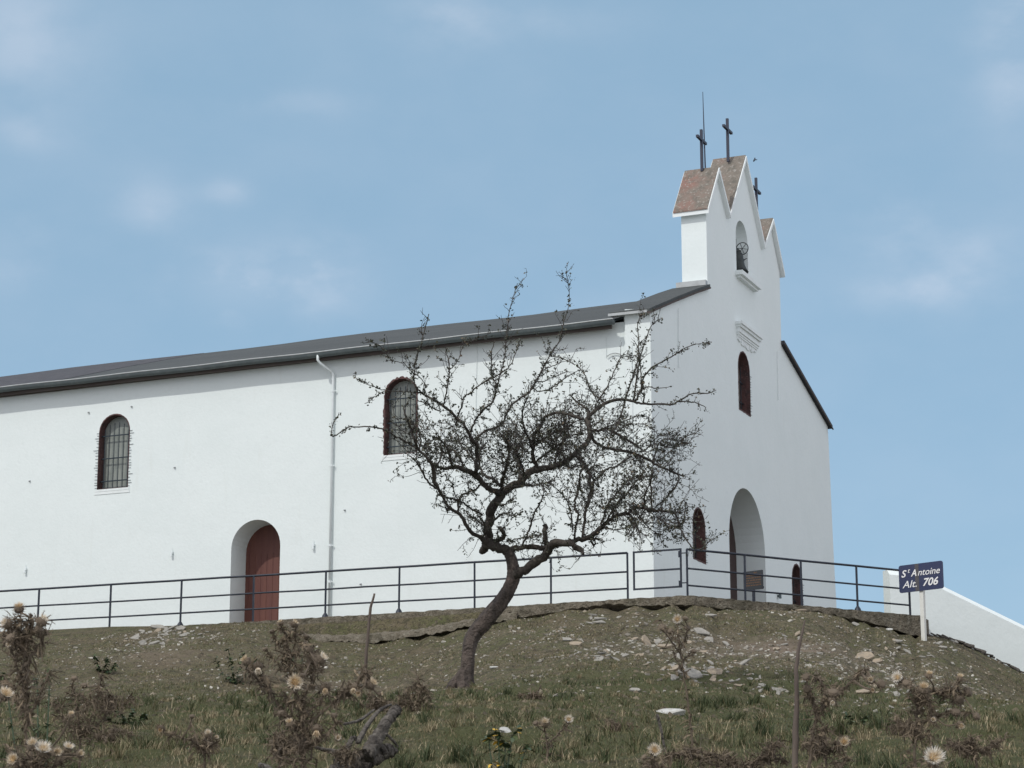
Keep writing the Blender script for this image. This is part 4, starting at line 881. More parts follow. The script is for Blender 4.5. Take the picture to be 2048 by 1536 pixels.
# ------------------------------------------------------------------ thistles
def curve(P, k=5):
    P = np.asarray(P, float)
    if len(P) < 3: return np.array([P[0] + (P[-1] - P[0]) * t for t in np.linspace(0, 1, k + 1)])
    m = np.gradient(P, axis=0); tt = np.linspace(0, len(P) - 1, (len(P) - 1) * k + 1); i = np.minimum(tt.astype(int), len(P) - 2); u = (tt - i)[:, None]
    return (2*u**3-3*u**2+1)*P[i] + (u**3-2*u**2+u)*m[i] + (-2*u**3+3*u**2)*P[i+1] + (u**3-u**2)*m[i+1]
def unit(v): return v / (np.linalg.norm(v) + 1e-9)
def head(parent, base, c, ax, size, kind, lr):
    """one seed head at c (world), axis ax; kind: 'open' (fluffy disc), 'half', 'bud' """
    ax = unit(np.asarray(ax, float)); x = unit(np.cross(ax, [.2, .3, .9])); y = np.cross(ax, x); mb = MB(); n = 12
    prof = [(.25, -.75), (.75, -.55), (.95, -.1), (.8, .25), (.55, .35)]
    v = []; 
    for r, z in prof:
        for j in range(n): t = j * 2 * np.pi / n; v.append(c + size * (ax * z + r * .8 * (x * math.cos(t) + y * math.sin(t))))
    F = [(i*n + j, i*n + (j + 1) % n, (i + 1)*n + (j + 1) % n, (i + 1)*n + j) for i in range(len(prof) - 1) for j in range(n)]; F.append(tuple(range(n))[::-1]); F.append(tuple((len(prof) - 1)*n + j for j in range(n)))
    mb.add(np.array(v) - base, F, lr.uniform(.15, .45))
    for _ in range(46):   # spiny bracts
        t = lr.uniform(0, 2 * np.pi); z = lr.uniform(-.5, .3); d = x * math.cos(t) + y * math.sin(t); p = c + size * (ax * z + d * .72); dd = unit(d + ax * lr.uniform(-.5, .9)); ln = size * lr.uniform(.35, .85); s = np.cross(dd, ax) * size * .07
        mb.add(np.array([p - s, p + s, p + dd * ln]) - base, [(0, 1, 2)], lr.uniform(.1, .8))
    h = mb.build('flower_head', M_DRY, parent, False, 'tone')
    if kind == 'bud': return
    k = 420 if kind == 'open' else 260; th = lr.uniform(0, 2 * np.pi, k); sp = np.sqrt(lr.uniform(0, 1, k)) * (1.25 if kind == 'open' else .75)
    if kind == 'side': sp = sp * .6; 
    D = ax[None] + (x[None] * np.cos(th)[:, None] + y[None] * np.sin(th)[:, None]) * sp[:, None]; D /= np.linalg.norm(D, axis=1)[:, None]
    p0 = c + size * (.2 * ax[None] + (D - ax[None] * (D @ ax)[:, None]) * .55); ln = size * lr.uniform(.5, 1.05, (k, 1)) * (1.0 if kind != 'half' else .8); S_ = np.cross(D, lr.normal(0, 1, (k, 3))); S_ /= np.linalg.norm(S_, axis=1)[:, None]; S_ *= size * .05
    T3 = np.stack([p0 - S_, p0 + S_, p0 + D * ln], 1) - base
    tone = np.clip(.2 + lr.uniform(-.1, .3) + sp / 1.25 * .6 + lr.normal(0, .15, k), 0, 1); tris_mesh('seed_fluff', T3, M_PAPPUS, h, tone)
    if kind == 'open':
        mb = MB(); cc = c + size * .42 * ax; ring = [cc + size * .42 * (x * math.cos(t) + y * math.sin(t)) for t in np.linspace(0, 2 * np.pi, 13)[:-1]]; mb.add(np.array([cc + size * .12 * ax] + ring) - base, [(0, i + 1, (i + 1) % 12 + 1) for i in range(12)]); mb.build('disc', M_CORE, h, True)
def thistle(label, Y, stems, heads, seed, leaf=1.0, root=None, thick=1.0, name='thistle', clutter=0, spread=.25, tone=(.05, .75)):
    """stems: pixel polylines seen at distance Y, running up from the root; heads: (x, y, px radius, kind, (axis))"""
    lr = np.random.default_rng(seed); rx, ry = stems[0][0]; b = at(rx, ry, Y); b = np.array([b[0], Y, ground(b[0], Y) - .02])
    e = empty(name, tuple(b)); tag(e, label, 'thistle' if name == 'thistle' else 'plant'); st = MB(); lf = MB(); pm = Y / FPX
    segs = []
    for i, s in enumerate(stems):
        dep = lr.uniform(-.12, .12) * min(1, i); P = [at(x, y, Y + dep * (j / max(1, len(s) - 1))) for j, (x, y) in enumerate(s)]
        if i == 0 and P[0][2] > b[2]: P = [b.copy()] + P
        Q = curve(P); Q[1:-1] += lr.normal(0, .0035, Q[1:-1].shape); r = np.linspace(.0085 if i == 0 else .006, .003, len(Q)) * thick
        st.tube(Q - b, r, 6, .10, a=lr.uniform(.1, .45), rg=lr); segs += [(Q[j], Q[j + 1]) for j in range(len(Q) - 1)]
    st.build('stem', M_DRY, e, False, 'tone')
    def leafat(p, d, ln, w_):
        """a curled, dried, spine-edged leaf"""
        k = 7; sc_ = max(1, Y / 15); ln *= sc_; w_ *= sc_; q = [p]; u = unit(d); side = unit(np.cross(u, lr.normal(0, 1, 3))); cu = lr.uniform(-.5, .5); tn = lr.uniform(*tone)
        for i in range(k): u = unit(u + np.array([0, 0, -.16]) + lr.normal(0, .22, 3) + side * cu * .15); q.append(q[-1] + u * ln / k)
        q = np.array(q); v = []; ww = w_ * np.sin(np.linspace(.25, np.pi * .97, len(q)))
        for i in range(len(q)): v += [q[i] - side * ww[i], q[i] + side * ww[i]]
        lf.add(np.array(v) - b, [(2*i, 2*i + 1, 2*i + 3, 2*i + 2) for i in range(k)], tn)
        for i in range(1, k):
            for sg in (-1, 1):
                p2 = q[i] + sg * side * ww[i] * .8; d2 = unit(sg * side + u * .5 + lr.normal(0, .4, 3)); l2 = w_ * lr.uniform(1.0, 2.6); s2 = u * w_ * .28
                lf.add(np.array([p2 - s2, p2 + s2, p2 + d2 * l2]) - b, [(0, 1, 2)], min(1, tn + .12))
    for a, c_ in segs:
        ln = np.linalg.norm(c_ - a)
        for _ in range(lr.poisson(ln * 42 * leaf)):
            d = unit(c_ - a) * .5 + lr.normal(0, .75, 3); leafat(a + (c_ - a) * lr.random(), d, lr.uniform(.025, .085), lr.uniform(.0022, .006))
        for _ in range(int(ln * 160 * leaf)):
            p = a + (c_ - a) * lr.random(); d = unit(lr.normal(0, 1, 3)); s2 = unit(np.cross(d, lr.normal(0, 1, 3))) * .0011; lf.add(np.array([p - s2, p + s2, p + d * lr.uniform(.008, .024)]) - b, [(0, 1, 2)], lr.uniform(.2, .9))
    H_ = max(s_[1][2] for s_ in segs) - b[2] + .01
    for _ in range(int(clutter * .9)):   # tangle of dead leaves and twiglets round the foot
        a, c_ = segs[lr.integers(0, len(segs))]; p = a + np.clip(lr.normal(0, spread * .7, 3), -spread * 1.4, spread * 1.4) * np.array([1, .8, .35]) * max(.12, 1 - 1.15 * (a[2] - b[2]) / H_); 
        if p[2] < ground(p[0], p[1]): p[2] = ground(p[0], p[1]) + lr.uniform(0, .08)
        if lr.random() < .4:
            q = np.array([p, p + lr.normal(0, .018, 3), p + lr.normal(0, .035, 3)]); lf.tube(q - b, [.003, .0022, .0012], 4, a=lr.uniform(.1, .6), cap=False)
        else: leafat(p, lr.normal(0, 1, 3), lr.uniform(.025, .07), lr.uniform(.002, .0055))
    lf.build('leaf', M_DRY, e, False, 'tone')['kind'] = 'stuff'
    for (x, y, r, kind, ax) in heads:
        c = at(x, y, Y - .10 + lr.uniform(-.05, .03)); head(e, b, c, ax, r * pm * 1.15, kind, lr)
        # short neck to the nearest stem
        q, _ = min(segs, key=lambda s_: np.linalg.norm(s_[0] - c)); mb = MB(); mid = (q + c) / 2 + lr.normal(0, .006, 3) + np.array([0, 0, -.01]); end = c - unit(np.array(ax, float)) * r * pm * .7
        if np.linalg.norm(end - q) > .01: mb.tube(curve([q, mid, end], 4) - b, .004 * thick, 5, a=.3); mb.build('stem', M_DRY, e, False, 'tone')
    return e
F_ = (0, -1, .25)
thistle('tall bristly thistle with ragged seed heads at the left edge, against the white wall', 9.0,
  [[(58, 1570), (52, 1480), (55, 1400), (50, 1330), (46, 1280), (40, 1232)], [(52, 1400), (36, 1340), (22, 1290), (16, 1252)], [(50, 1340), (72, 1300), (88, 1275), (86, 1250)], [(50, 1300), (66, 1262), (84, 1240)], [(54, 1440), (80, 1390), (100, 1340)], [(48, 1300), (20, 1280), (8, 1262)], [(54, 1420), (30, 1390), (8, 1350)], [(47, 1275), (62, 1248), (60, 1228)], [(46, 1270), (30, 1250), (28, 1238)]],
  [(38, 1217, 12, 'half', (.0, -.5, .8)), (14, 1247, 13, 'half', (-.5, -.5, .2)), (84, 1242, 13, 'half', (.5, -.2, .6)), (20, 1275, 12, 'bud', (-.4, -.5, .5)), (20, 1287, 9, 'half', (-.2, -.6, -.2)), (78, 1258, 10, 'bud', (.4, -.3, .3))], 31, 2.4, clutter=420, spread=.10)
thistle('thistle head seen in profile at the far left edge, low over the grass', 8.0, [[(-40, 1600), (-25, 1480), (-4, 1410)]], [(10, 1391, 13, 'open', (.5, -.6, .7)), (-22, 1430, 10, 'bud', (-.4, -.5, .5))], 32, 1.2)
thistle('low sprawling thistle with white tufts in the bottom left corner', 8.6,
  [[(60, 1600), (70, 1560), (78, 1500)], [(70, 1560), (110, 1530), (140, 1505)], [(68, 1560), (40, 1520), (20, 1500)], [(75, 1530), (92, 1500)], [(70, 1550), (40, 1540), (30, 1520)]],
  [(66, 1490, 14, 'half', (-.1, -.7, .6)), (86, 1502, 15, 'open', (.2, -.6, .6)), (136, 1497, 10, 'open', (.3, -.5, .8)), (142, 1430, 8, 'half', (.2, -.5, .8)), (160, 1508, 9, 'half', (.4, -.5, .2)), (28, 1520, 11, 'open', (-.2, -.7, .2)), (113, 1505, 12, 'half', (.3, -.5, .1))], 33, 2.0, clutter=360, spread=.14)
thistle('large branching thistle with wide open cream seed heads left of the fallen log', 10.0,
  [[(606, 1600), (606, 1530), (604, 1450), (598, 1400), (590, 1370)], [(604, 1460), (560, 1410), (530, 1370), (515, 1335)], [(604, 1470), (650, 1420), (690, 1385), (735, 1368)], [(600, 1420), (620, 1370), (628, 1335), (634, 1318)], [(604, 1440), (640, 1405), (652, 1375)], [(606, 1500), (570, 1480), (545, 1465)], [(606, 1490), (650, 1470), (675, 1440)], [(690, 1388), (705, 1370)], [(690, 1386), (728, 1352), (731, 1345)], [(545, 1385), (500, 1345), (494, 1335)], [(628, 1335), (618, 1300), (612, 1285)], [(600, 1420), (566, 1390)], [(604, 1500), (634, 1475)], [(604, 1520), (560, 1515), (540, 1500)], [(606, 1500), (580, 1440), (560, 1425)]],
  [(590, 1366, 15, 'open', (.15, -1, .15)), (642, 1318, 13, 'half', (.7, -.3, .6)), (492, 1322, 11, 'half', (-.6, -.3, .7)), (516, 1334, 12, 'side', (.1, -.5, -.7)), (741, 1368, 13, 'half', (.7, -.3, .6)), (708, 1376, 11, 'side', (-.1, -.6, -.6)), (651, 1376, 11, 'side', (0, -.6, -.6)), (717, 1386, 8, 'half', (0, -.7, -.3)), (634, 1460, 13, 'side', (0, -.6, -.7)), (580, 1447, 10, 'half', (-.2, -.5, .8)), (676, 1476, 8, 'half', (.1, -.7, .1)), (617, 1298, 9, 'bud', (-.2, -.1, .9)), (731, 1342, 8, 'bud', (.2, -.4, .9)), (562, 1425, 8, 'bud', (-.2, -.4, .9)), (668, 1430, 8, 'bud', (.2, -.3, .9)), (606, 1350, 7, 'bud', (.2, -.3, .9)), (760, 1388, 6, 'half', (.7, 0, .1))], 34, 1.5, clutter=900, spread=.17)
h = hit(575, 1345)
thistle('dense brown thistle clump in front of the red door, taller than its neighbours', hit(578, 1368)[1],
  [[(578, 1370), (578, 1320), (574, 1280), (560, 1250)], [(578, 1330), (590, 1290), (592, 1250)], [(576, 1330), (556, 1290), (545, 1262)], [(578, 1320), (604, 1290), (612, 1270)], [(576, 1345), (548, 1320), (530, 1300)], [(578, 1350), (610, 1330), (625, 1310)], [(578, 1320), (572, 1290), (580, 1262)]],
  [(562, 1246, 7, 'half', (-.4, -.3, .8)), (588, 1248, 9, 'half', (.6, -.3, .8)), (544, 1262, 6, 'bud', (-.3, -.3, .8)), (612, 1272, 6, 'bud', (.5, -.3, .7)), (530, 1298, 6, 'bud', (-.4, -.3, .7))], 35, 1.5, clutter=520, spread=.20, thick=1.6)
thistle('single slender thistle with a yellowish head over the slate scatter', 16.0,
  [[(1386, 1505), (1380, 1440), (1370, 1370), (1363, 1320), (1357, 1275), (1354, 1250)], [(1362, 1310), (1345, 1285), (1328, 1262), (1322, 1240)], [(1360, 1300), (1372, 1270), (1376, 1250)], [(1364, 1325), (1380, 1305), (1388, 1298)], [(1366, 1340), (1352, 1320), (1345, 1300)], [(1358, 1285), (1340, 1268), (1322, 1256)], [(1366, 1345), (1382, 1338)], [(1364, 1330), (1350, 1342)]],
  [(1355, 1240, 9, 'open', (-.1, -1, .2)), (1371, 1236, 7, 'bud', (.3, -.3, .8)), (1325, 1255, 8, 'bud', (-.4, -.5, .5)), (1340, 1262, 7, 'bud', (-.4, -.5, .4)), (1376, 1256, 7, 'bud', (.4, -.5, .5)), (1388, 1302, 6, 'bud', (.4, -.5, .5))], 36, 1.7, clutter=60, spread=.06)
thistle('short thistle with one pale button head near the bottom of the slope', 11.5, [[(1306, 1580), (1308, 1540), (1308, 1515)], [(1308, 1540), (1290, 1520)], [(1308, 1545), (1330, 1520)]], [(1309, 1502, 12, 'open', (0, -1, .3)), (1288, 1514, 7, 'bud', (-.5, -.4, .5))], 37, 1.8, clutter=160, spread=.12)
thistle('leaning thistle with a thick dark stem beside the tall bare stalk', 12.0,
  [[(1618, 1580), (1622, 1500), (1632, 1440), (1652, 1405), (1668, 1392)], [(1640, 1425), (1650, 1390), (1640, 1362), (1624, 1352)], [(1660, 1398), (1690, 1375), (1715, 1352), (1738, 1335)], [(1650, 1408), (1670, 1380), (1664, 1370)], [(1636, 1440), (1625, 1400), (1612, 1385)], [(1622, 1500), (1640, 1470), (1655, 1450)]],
  [(1612, 1354, 9, 'bud', (-.5, -.7, .3)), (1614, 1378, 10, 'bud', (-.3, -.7, -.3)), (1666, 1385, 13, 'bud', (0, -.5, .7)), (1664, 1402, 9, 'side', (0, -.7, -.5)), (1741, 1360, 9, 'half', (-.1, -.9, .1)), (1763, 1368, 11, 'bud', (.3, -.6, .2)), (1745, 1380, 6, 'half', (0, -.8, -.2))], 38, 1.5, clutter=420, spread=.10, thick=1.5)
thistle('many-headed thistle on the right with arching brown branches', 11.5,
  [[(1832, 1580), (1830, 1500), (1832, 1440), (1838, 1400), (1846, 1388)], [(1834, 1420), (1826, 1385), (1812, 1362), (1800, 1358)], [(1840, 1398), (1862, 1384), (1885, 1382)], [(1834, 1430), (1856, 1400), (1862, 1430), (1868, 1440)], [(1832, 1480), (1858, 1470), (1862, 1500)], [(1885, 1382), (1908, 1378), (1920, 1360)], [(1832, 1450), (1880, 1430), (1912, 1425), (1955, 1432)], [(1832, 1470), (1800, 1450), (1790, 1430)], [(1908, 1378), (1930, 1392)], [(1885, 1382), (1905, 1400), (1920, 1404)]],
  [(1796, 1357, 11, 'open', (-.4, -.8, .3)), (1812, 1366, 9, 'bud', (-.1, -.6, .4)), (1847, 1378, 13, 'half', (.0, -.6, .7)), (1858, 1350, 9, 'half', (.1, -.5, .8)), (1920, 1356, 9, 'half', (.1, -.4, .8)), (1937, 1384, 11, 'bud', (.5, -.4, .3)), (1920, 1400, 10, 'bud', (.1, -.7, -.4)), (1866, 1440, 7, 'half', (0, -.8, .1)), (1912, 1424, 11, 'bud', (.1, -.5, .6)), (1954, 1432, 9, 'bud', (.5, -.5, .2)), (1920, 1450, 9, 'half', (.2, -.6, -.3))], 39, 1.4, clutter=620, spread=.14)
thistle('small solitary thistle with a round golden head on a short dark stem', 12.5, [[(1682, 1580), (1685, 1530), (1687, 1498)], [(1685, 1540), (1672, 1520)], [(1685, 1530), (1696, 1512)]], [(1688, 1485, 9, 'open', (0, -1, .3))], 40, 2.2, clutter=60, spread=.06)
thistle('big fluffy cream thistle head at the bottom right, closest to the camera', 8.0, [[(1862, 1640), (1864, 1570), (1866, 1540)], [(1864, 1570), (1840, 1545)]], [(1866, 1518, 19, 'open', (.05, -.9, .4)), (1838, 1545, 9, 'bud', (-.5, -.5, .4))], 41, 1.4, clutter=60, spread=.08)
thistle('pair of pale button heads low in the grass right of the yellow-leaved weed', 15.5, [[(1094, 1500), (1092, 1475), (1090, 1458)], [(1094, 1490), (1120, 1465), (1136, 1452)]], [(1090, 1446, 11, 'half', (0, -.8, .5)), (1137, 1440, 8, 'open', (.1, -.9, .3)), (1071, 1446, 6, 'bud', (-.3, -.6, .5))], 42, 1.3, clutter=60, spread=.07)
thistle('low grey thistle remains with fluffy tufts in the grass at lower left', 13.0, [[(410, 1520), (412, 1490), (416, 1475)], [(410, 1500), (380, 1480), (330, 1465)], [(412, 1500), (440, 1480)], [(400, 1500), (380, 1440)]], [(416, 1468, 9, 'half', (0, -.8, .6)), (322, 1458, 9, 'side', (0, -.7, -.3)), (432, 1475, 6, 'half', (.4, -.7, .2)), (384, 1432, 6, 'bud', (0, -.4, .8))], 43, 1.3, clutter=260, spread=.16)
# conical dead shrublet and brown tangles
thistle('small conical brown dead shrub just left of the trunk foot', hit(836, 1422)[1], [[(836, 1425), (836, 1390), (834, 1350)], [(836, 1425), (820, 1395), (826, 1370)], [(836, 1425), (848, 1395), (845, 1372)], [(836, 1425), (806, 1405), (812, 1385)], [(836, 1425), (815, 1410), (802, 1400)]], [], 44, 1.2, name='dead_shrub', clutter=700, spread=.12, tone=(.15, .6))
thistle('brown tangle of dead stems in the left foreground grass', 15.0, [[(160, 1480), (155, 1420), (145, 1370)], [(160, 1480), (190, 1420), (205, 1340)], [(160, 1470), (120, 1430), (110, 1400)], [(165, 1470), (215, 1430), (225, 1390)]], [(168, 1370, 8, 'bud', (0, -.5, .7)), (148, 1356, 7, 'bud', (0, -.5, .7))], 45, 1.3, name='dead_shrub', clutter=900, spread=.26, tone=(.1, .65))
thistle('low brown thicket of dead twigs along the bottom right edge', 13.0, [[(1480, 1545), (1420, 1510), (1360, 1506), (1320, 1520)], [(1480, 1540), (1530, 1515), (1580, 1525)], [(1480, 1545), (1450, 1500)], [(1500, 1540), (1540, 1500), (1560, 1480)], [(1480, 1545), (1400, 1520), (1380, 1500)]], [], 46, 1.0, name='dead_shrub', clutter=1000, spread=.22, tone=(.1, .6))
def mound(label, x, y, seed, w=60, h=40, n=520, tone=(.08, .6)):
    Y = hit(x, y)[1] if y < 1500 else 13.5
    lr = random.Random(seed); st = [[(x, y + 6), (x + lr.uniform(-.2, .2) * w, y - h * .5), (x + lr.uniform(-.4, .4) * w, y - h)]]
    for k in range(6): q = lr.uniform(-1, 1); st.append([(x + q * w * .2, y + 4), (x + q * w * .6, y - h * lr.uniform(.2, .5)), (x + q * w, y - h * lr.uniform(.3, .9))])
    thistle(label, Y, st, [], seed, 1.2, name='dead_shrub', clutter=n, spread=w * Y / FPX * .6, tone=tone)
mound('low brown dead growth left of the white tufted corner thistle', 230, 1490, 61, 55, 40, 420)
mound('broad rusty patch of withered stems on the left slope', 205, 1425, 62, 70, 50, 620, (.15, .65))
mound('withered brown patch below the long pale stick', 745, 1420, 63, 50, 34, 420, (.15, .6))
mound('withered clump between the big thistle and the lower edge', 560, 1505, 64, 60, 45, 520)
mound('matted dead stems under the fallen branch fork', 690, 1515, 65, 40, 22, 150)
mound('brown dead patch at the foot of the leaning thistle', 1650, 1500, 66, 60, 36, 420)
mound('dead matted growth near the bottom right corner', 1950, 1500, 67, 70, 30, 360)
mound('small withered tuft in the turf below the trunk', 1060, 1400, 68, 30, 14, 160, (.2, .65))
mound('dry brown tuft beside the white half-buried stone', 1230, 1465, 69, 36, 22, 240, (.15, .65))
mound('rusty brown patch under the many-headed thistle', 1820, 1470, 70, 50, 30, 360, (.15, .65))
# ------------------------------------------------------------------ leafy weeds
def weed(label, Y, stems, seed, leafpx=9, dens=1.0, yellow=0., name='weed'):
    lr = np.random.default_rng(seed); rx, ry = stems[0][0]; b = at(rx, ry, Y); b = np.array([b[0], Y, min(b[2], ground(b[0], Y)) - .01]); e = empty(name, tuple(b)); tag(e, label, 'plant'); st = MB(); lf = MB(); pm = Y / FPX
    for i, s in enumerate(stems):
        P = [at(x, y, Y + lr.uniform(-.1, .1) * j / len(s)) for j, (x, y) in enumerate(s)]; P[0][2] = min(P[0][2], ground(P[0][0], Y)); Q = curve(P); st.tube(Q - b, np.linspace(.005, .002, len(Q)), 5, a=.3)
        for j in range(len(Q) - 1):
            for _ in range(lr.poisson(6.5 * dens)):
                p = Q[j]; d = unit(lr.normal(0, 1, 3) * np.array([1, 1, .45]) + np.array([0, 0, .15])); ln = leafpx * pm * lr.uniform(.7, 1.7); sd_ = unit(np.cross(d, [0, 0, 1])) ; w_ = ln * .32; dr_ = np.array([0, 0, -.25 * ln])
                v = [p, p + d * ln * .35 - sd_ * w_, p + d * ln * .35 + sd_ * w_, p + d * ln * .72 - sd_ * w_ * .75 + dr_ * .5, p + d * ln * .72 + sd_ * w_ * .75 + dr_ * .5, p + d * ln * 1.05 + dr_]
                lf.add(np.array(v) - b, [(0, 1, 2), (1, 3, 4, 2), (3, 5, 4)], 1.0 if lr.random() < yellow else lr.uniform(0, .85))
    st.build('stem', M_GREENLEAF, e, False, 'tone'); lf.build('leaf', M_GREENLEAF, e, False, 'tone')['kind'] = 'stuff'
weed('dark green weed with bright yellow-orange lower leaves at the bottom centre', 12.5, [[(1000, 1560), (998, 1500), (990, 1455)], [(1000, 1560), (1020, 1500), (1040, 1450)], [(1000, 1560), (980, 1500), (975, 1475)], [(1002, 1560), (1045, 1520), (1062, 1490)], [(1000, 1560), (1010, 1510), (1008, 1480)]], 51, 13, .8, .13)
weed('leafy green weed bushing up left of the big thistle', hit(470, 1368)[1], [[(470, 1370), (462, 1330), (455, 1290)], [(470, 1370), (480, 1330), (490, 1300)], [(470, 1370), (440, 1340), (432, 1310)], [(475, 1370), (500, 1340), (516, 1310)], [(470, 1365), (450, 1345)]], 52, 7, .9)
weed('green weed growing among the brown thistle clump before the door', hit(600, 1368)[1] - .3, [[(600, 1370), (604, 1330), (600, 1290)], [(600, 1370), (590, 1330), (582, 1300)], [(600, 1370), (620, 1340), (612, 1315)]], 53, 6, .8)
weed('low dark green weed on the left slope below the slate scatter', hit(200, 1343)[1], [[(200, 1345), (195, 1325), (188, 1312)], [(200, 1345), (215, 1328), (212, 1314)], [(200, 1345), (225, 1338), (232, 1326)]], 54, 6, 1.3)
weed('dense dark green weed mound low on the left slope', hit(250, 1450)[1], [[(250, 1455), (245, 1435), (232, 1420)], [(250, 1455), (262, 1432), (268, 1420)], [(250, 1455), (280, 1440), (290, 1430)], [(250, 1455), (225, 1445), (212, 1436)]], 56, 8, 1.4)
weed('bright green tuft of leaves right of the tall bare stalk', hit(1710, 1450)[1], [[(1710, 1455), (1700, 1440), (1692, 1430)], [(1710, 1455), (1725, 1442), (1735, 1432)], [(1740, 1462), (1756, 1450), (1770, 1444)]], 57, 8, 1.0)
weed('green weed at the foot of the left edge thistle', 11.0, [[(95, 1420), (98, 1390), (92, 1360)], [(95, 1420), (75, 1395), (66, 1375)], [(95, 1420), (15, 1390), (4, 1362)]], 55, 9, .9)
# ------------------------------------------------------------------ fallen dead wood
def build_log():
    Y = 13.6; b = at(700, 1530, Y); b[2] = ground(b[0], Y) - .02; e = empty('fallen_branch', tuple(b)); tag(e, 'weathered grey forked dead branch lying in the foreground grass', 'log')
    def limb(pts, dy=0, nm='limb', jit=.07):
        mb = MB(); P = np.array([at(x, y, Y + dy * j / len(pts)) for j, (x, y, r) in enumerate(pts)]); r = np.array([q[2] for q in pts]) * Y / FPX
        Q = curve(P, 9); rr = np.interp(np.linspace(0, len(P) - 1, len(Q)), range(len(P)), r); Q[1:-1] += rng.normal(0, .05, Q[1:-1].shape) * rr[1:-1, None]; mb.tube(Q - b, rr * .82, 15, jit, ridge=.12); mb.build(nm, M_LOG, e, True)
    limb([(664, 1560, 26), (690, 1535, 24), (728, 1520, 24), (765, 1505, 19), (788, 1500, 12)], .3, jit=.08)
    limb([(735, 1512, 19), (752, 1478, 15), (770, 1450, 14), (783, 1432, 13), (789, 1423, 12.5), (793, 1419, 11.5)], .4)
    limb([(715, 1485, 6), (735, 1450, 5.5), (760, 1420, 4.5), (782, 1409, 3)], .5); limb([(688, 1448, 3), (720, 1440, 3.5), (748, 1420, 3)], .5)
    limb([(630, 1495, 4), (662, 1502, 6), (688, 1506, 7.5), (698, 1490, 7), (706, 1476, 6), (716, 1480, 5)], .1); limb([(772, 1468, 4), (785, 1480, 3.4), (796, 1495, 2)], .1)
    limb([(520, 1530, 6), (535, 1535, 7), (548, 1552, 7)], -.3)
build_log()
# ------------------------------------------------------------------ stones
def stone_mesh(name, sx, sy, sz, m, seed, rag=.22, n=7):
    lr = np.random.default_rng(seed); a = np.sort(lr.uniform(0, 2 * np.pi, n)); a = (np.arange(n) + lr.uniform(-.3, .3, n)) * 2 * np.pi / n; r = 1 + lr.normal(0, rag, n); v = []
    for k, (z, s) in enumerate(((-.5, .95), (.1, 1.0), (.44, .985), (.5, .94))):
        for j in range(n): v.append((sx * .5 * r[j] * s * math.cos(a[j]) + lr.normal(0, .01 * sx), sy * .5 * r[j] * s * math.sin(a[j]), sz * z + lr.normal(0, .06) * sz))
    F = [tuple(range(n))[::-1], tuple(3*n + j for j in range(n))] + [(k*n + j, k*n + (j + 1) % n, (k + 1)*n + (j + 1) % n, (k + 1)*n + j) for k in range(3) for j in range(n)]
    mb = MB(); mb.add(v, F); me = mb.build(name, m); d = me.data; bpy.data.objects.remove(me); return d
def place_stone(me, P, rz, tilt, roll=0, sc=(1, 1, 1), label=None, group=None, sink=.3, hgt=.03):
    o = bpy.data.objects.new('stone', me); COL.objects.link(o); o.location = (P[0], P[1], P[2] + hgt * (.5 - sink)); o.rotation_euler = (R(tilt), R(roll), R(rz)); o.rotation_mode = 'ZYX'; o.scale = sc; tag(o, label, 'stone', group); return o
BIG = [ # x, y, width px, height px, label, material, tilt, roll
 (1402, 1268, 34, 18, 'pale leaning slab on the bare patch right of the slender thistle', M_ROCK, 40, 18),
 (1293, 1291, 28, 25, 'long buff slab tilted in the middle of the slate scatter', M_ROCKB, 48, 42),
 (1318, 1287, 18, 12, 'square grey slab right beside the long buff slab', M_ROCK, 40, 0),
 (1340, 1427, 58, 15, 'wide white half-buried stone in the lower grass', M_WHITEST, 30, 0),
 (1011, 1464, 26, 14, 'white stone behind the yellow-leaved weed', M_WHITEST, 40, 25),
 (372, 1540, 90, 18, 'white stone slab at the bottom left edge of the picture', M_WHITEST, 30, 0),
 (1270, 1384, 22, 10, 'small grey stone alone in the green grass below the scatter', M_ROCK, 30, 0),
 (987, 1337, 18, 6, 'thin pale flake lying alone right of the trunk', M_WHITEST, 14, 0),
 (1135, 1282, 20, 9, 'pale flat stone at the left end of the slate scatter', M_ROCK, 35, 0),
 (1151, 1291, 26, 11, 'rounded buff stone below the left end of the scatter', M_ROCKB, 30, 0),
 (316, 1257, 26, 12, 'large pale slab at the top of the left stone pile', M_ROCK, 42, 0),
 (364, 1259, 20, 10, 'pointed pale slab at the right of the left stone pile', M_ROCK, 42, 10),
 (1752, 1327, 26, 12, 'pale slab with a shadowed edge below the kerb end', M_ROCKB, 35, -20),
 (1712, 1252, 16, 10, 'upright pale stone close under the kerb near the last posts', M_ROCK, 45, 20),
 (1745, 1256, 18, 8, 'buff stone lying under the broken kerb', M_ROCKB, 35, 0),
 (1779, 1261, 14, 7, 'small white stone under the broken kerb end', M_WHITEST, 35, 0),
 (1420, 1233, 24, 7, 'flat pale stone just below the kerb by the corner post', M_ROCK, 28, 0),
 (1173, 1220, 50, 7, 'long flat stone wedged under the kerb crack', M_ROCKB, 18, 0),
 (1600, 1222, 24, 5, 'thin brick-coloured stone under the kerb by the far window', M_ROCKB, 18, 0),
]
for i, (x, y, wp, hp, lb, m, tl, rl) in enumerate(BIG):
    P = hit(x, y) if y < 1530 else at(x, y, 14.2)
    if y >= 1530: P[2] = ground(P[0], P[1]) + .02
    s = P[1] / FPX; sx = wp * s; sy = max(hp * s / math.sin(R(tl + 8)), .04); sz = max(.02, .14 * sx)
    if m is M_WHITEST and wp > 50: sz = .05; sy *= 1.2
    place_stone(stone_mesh('stone', sx, sy, sz, m, 100 + i, .16, 9), P, rnd.uniform(-12, 12), tl, rl, label=lb, sink=.1, hgt=hp * s * (.15 if m is M_WHITEST and wp > 25 else .7))
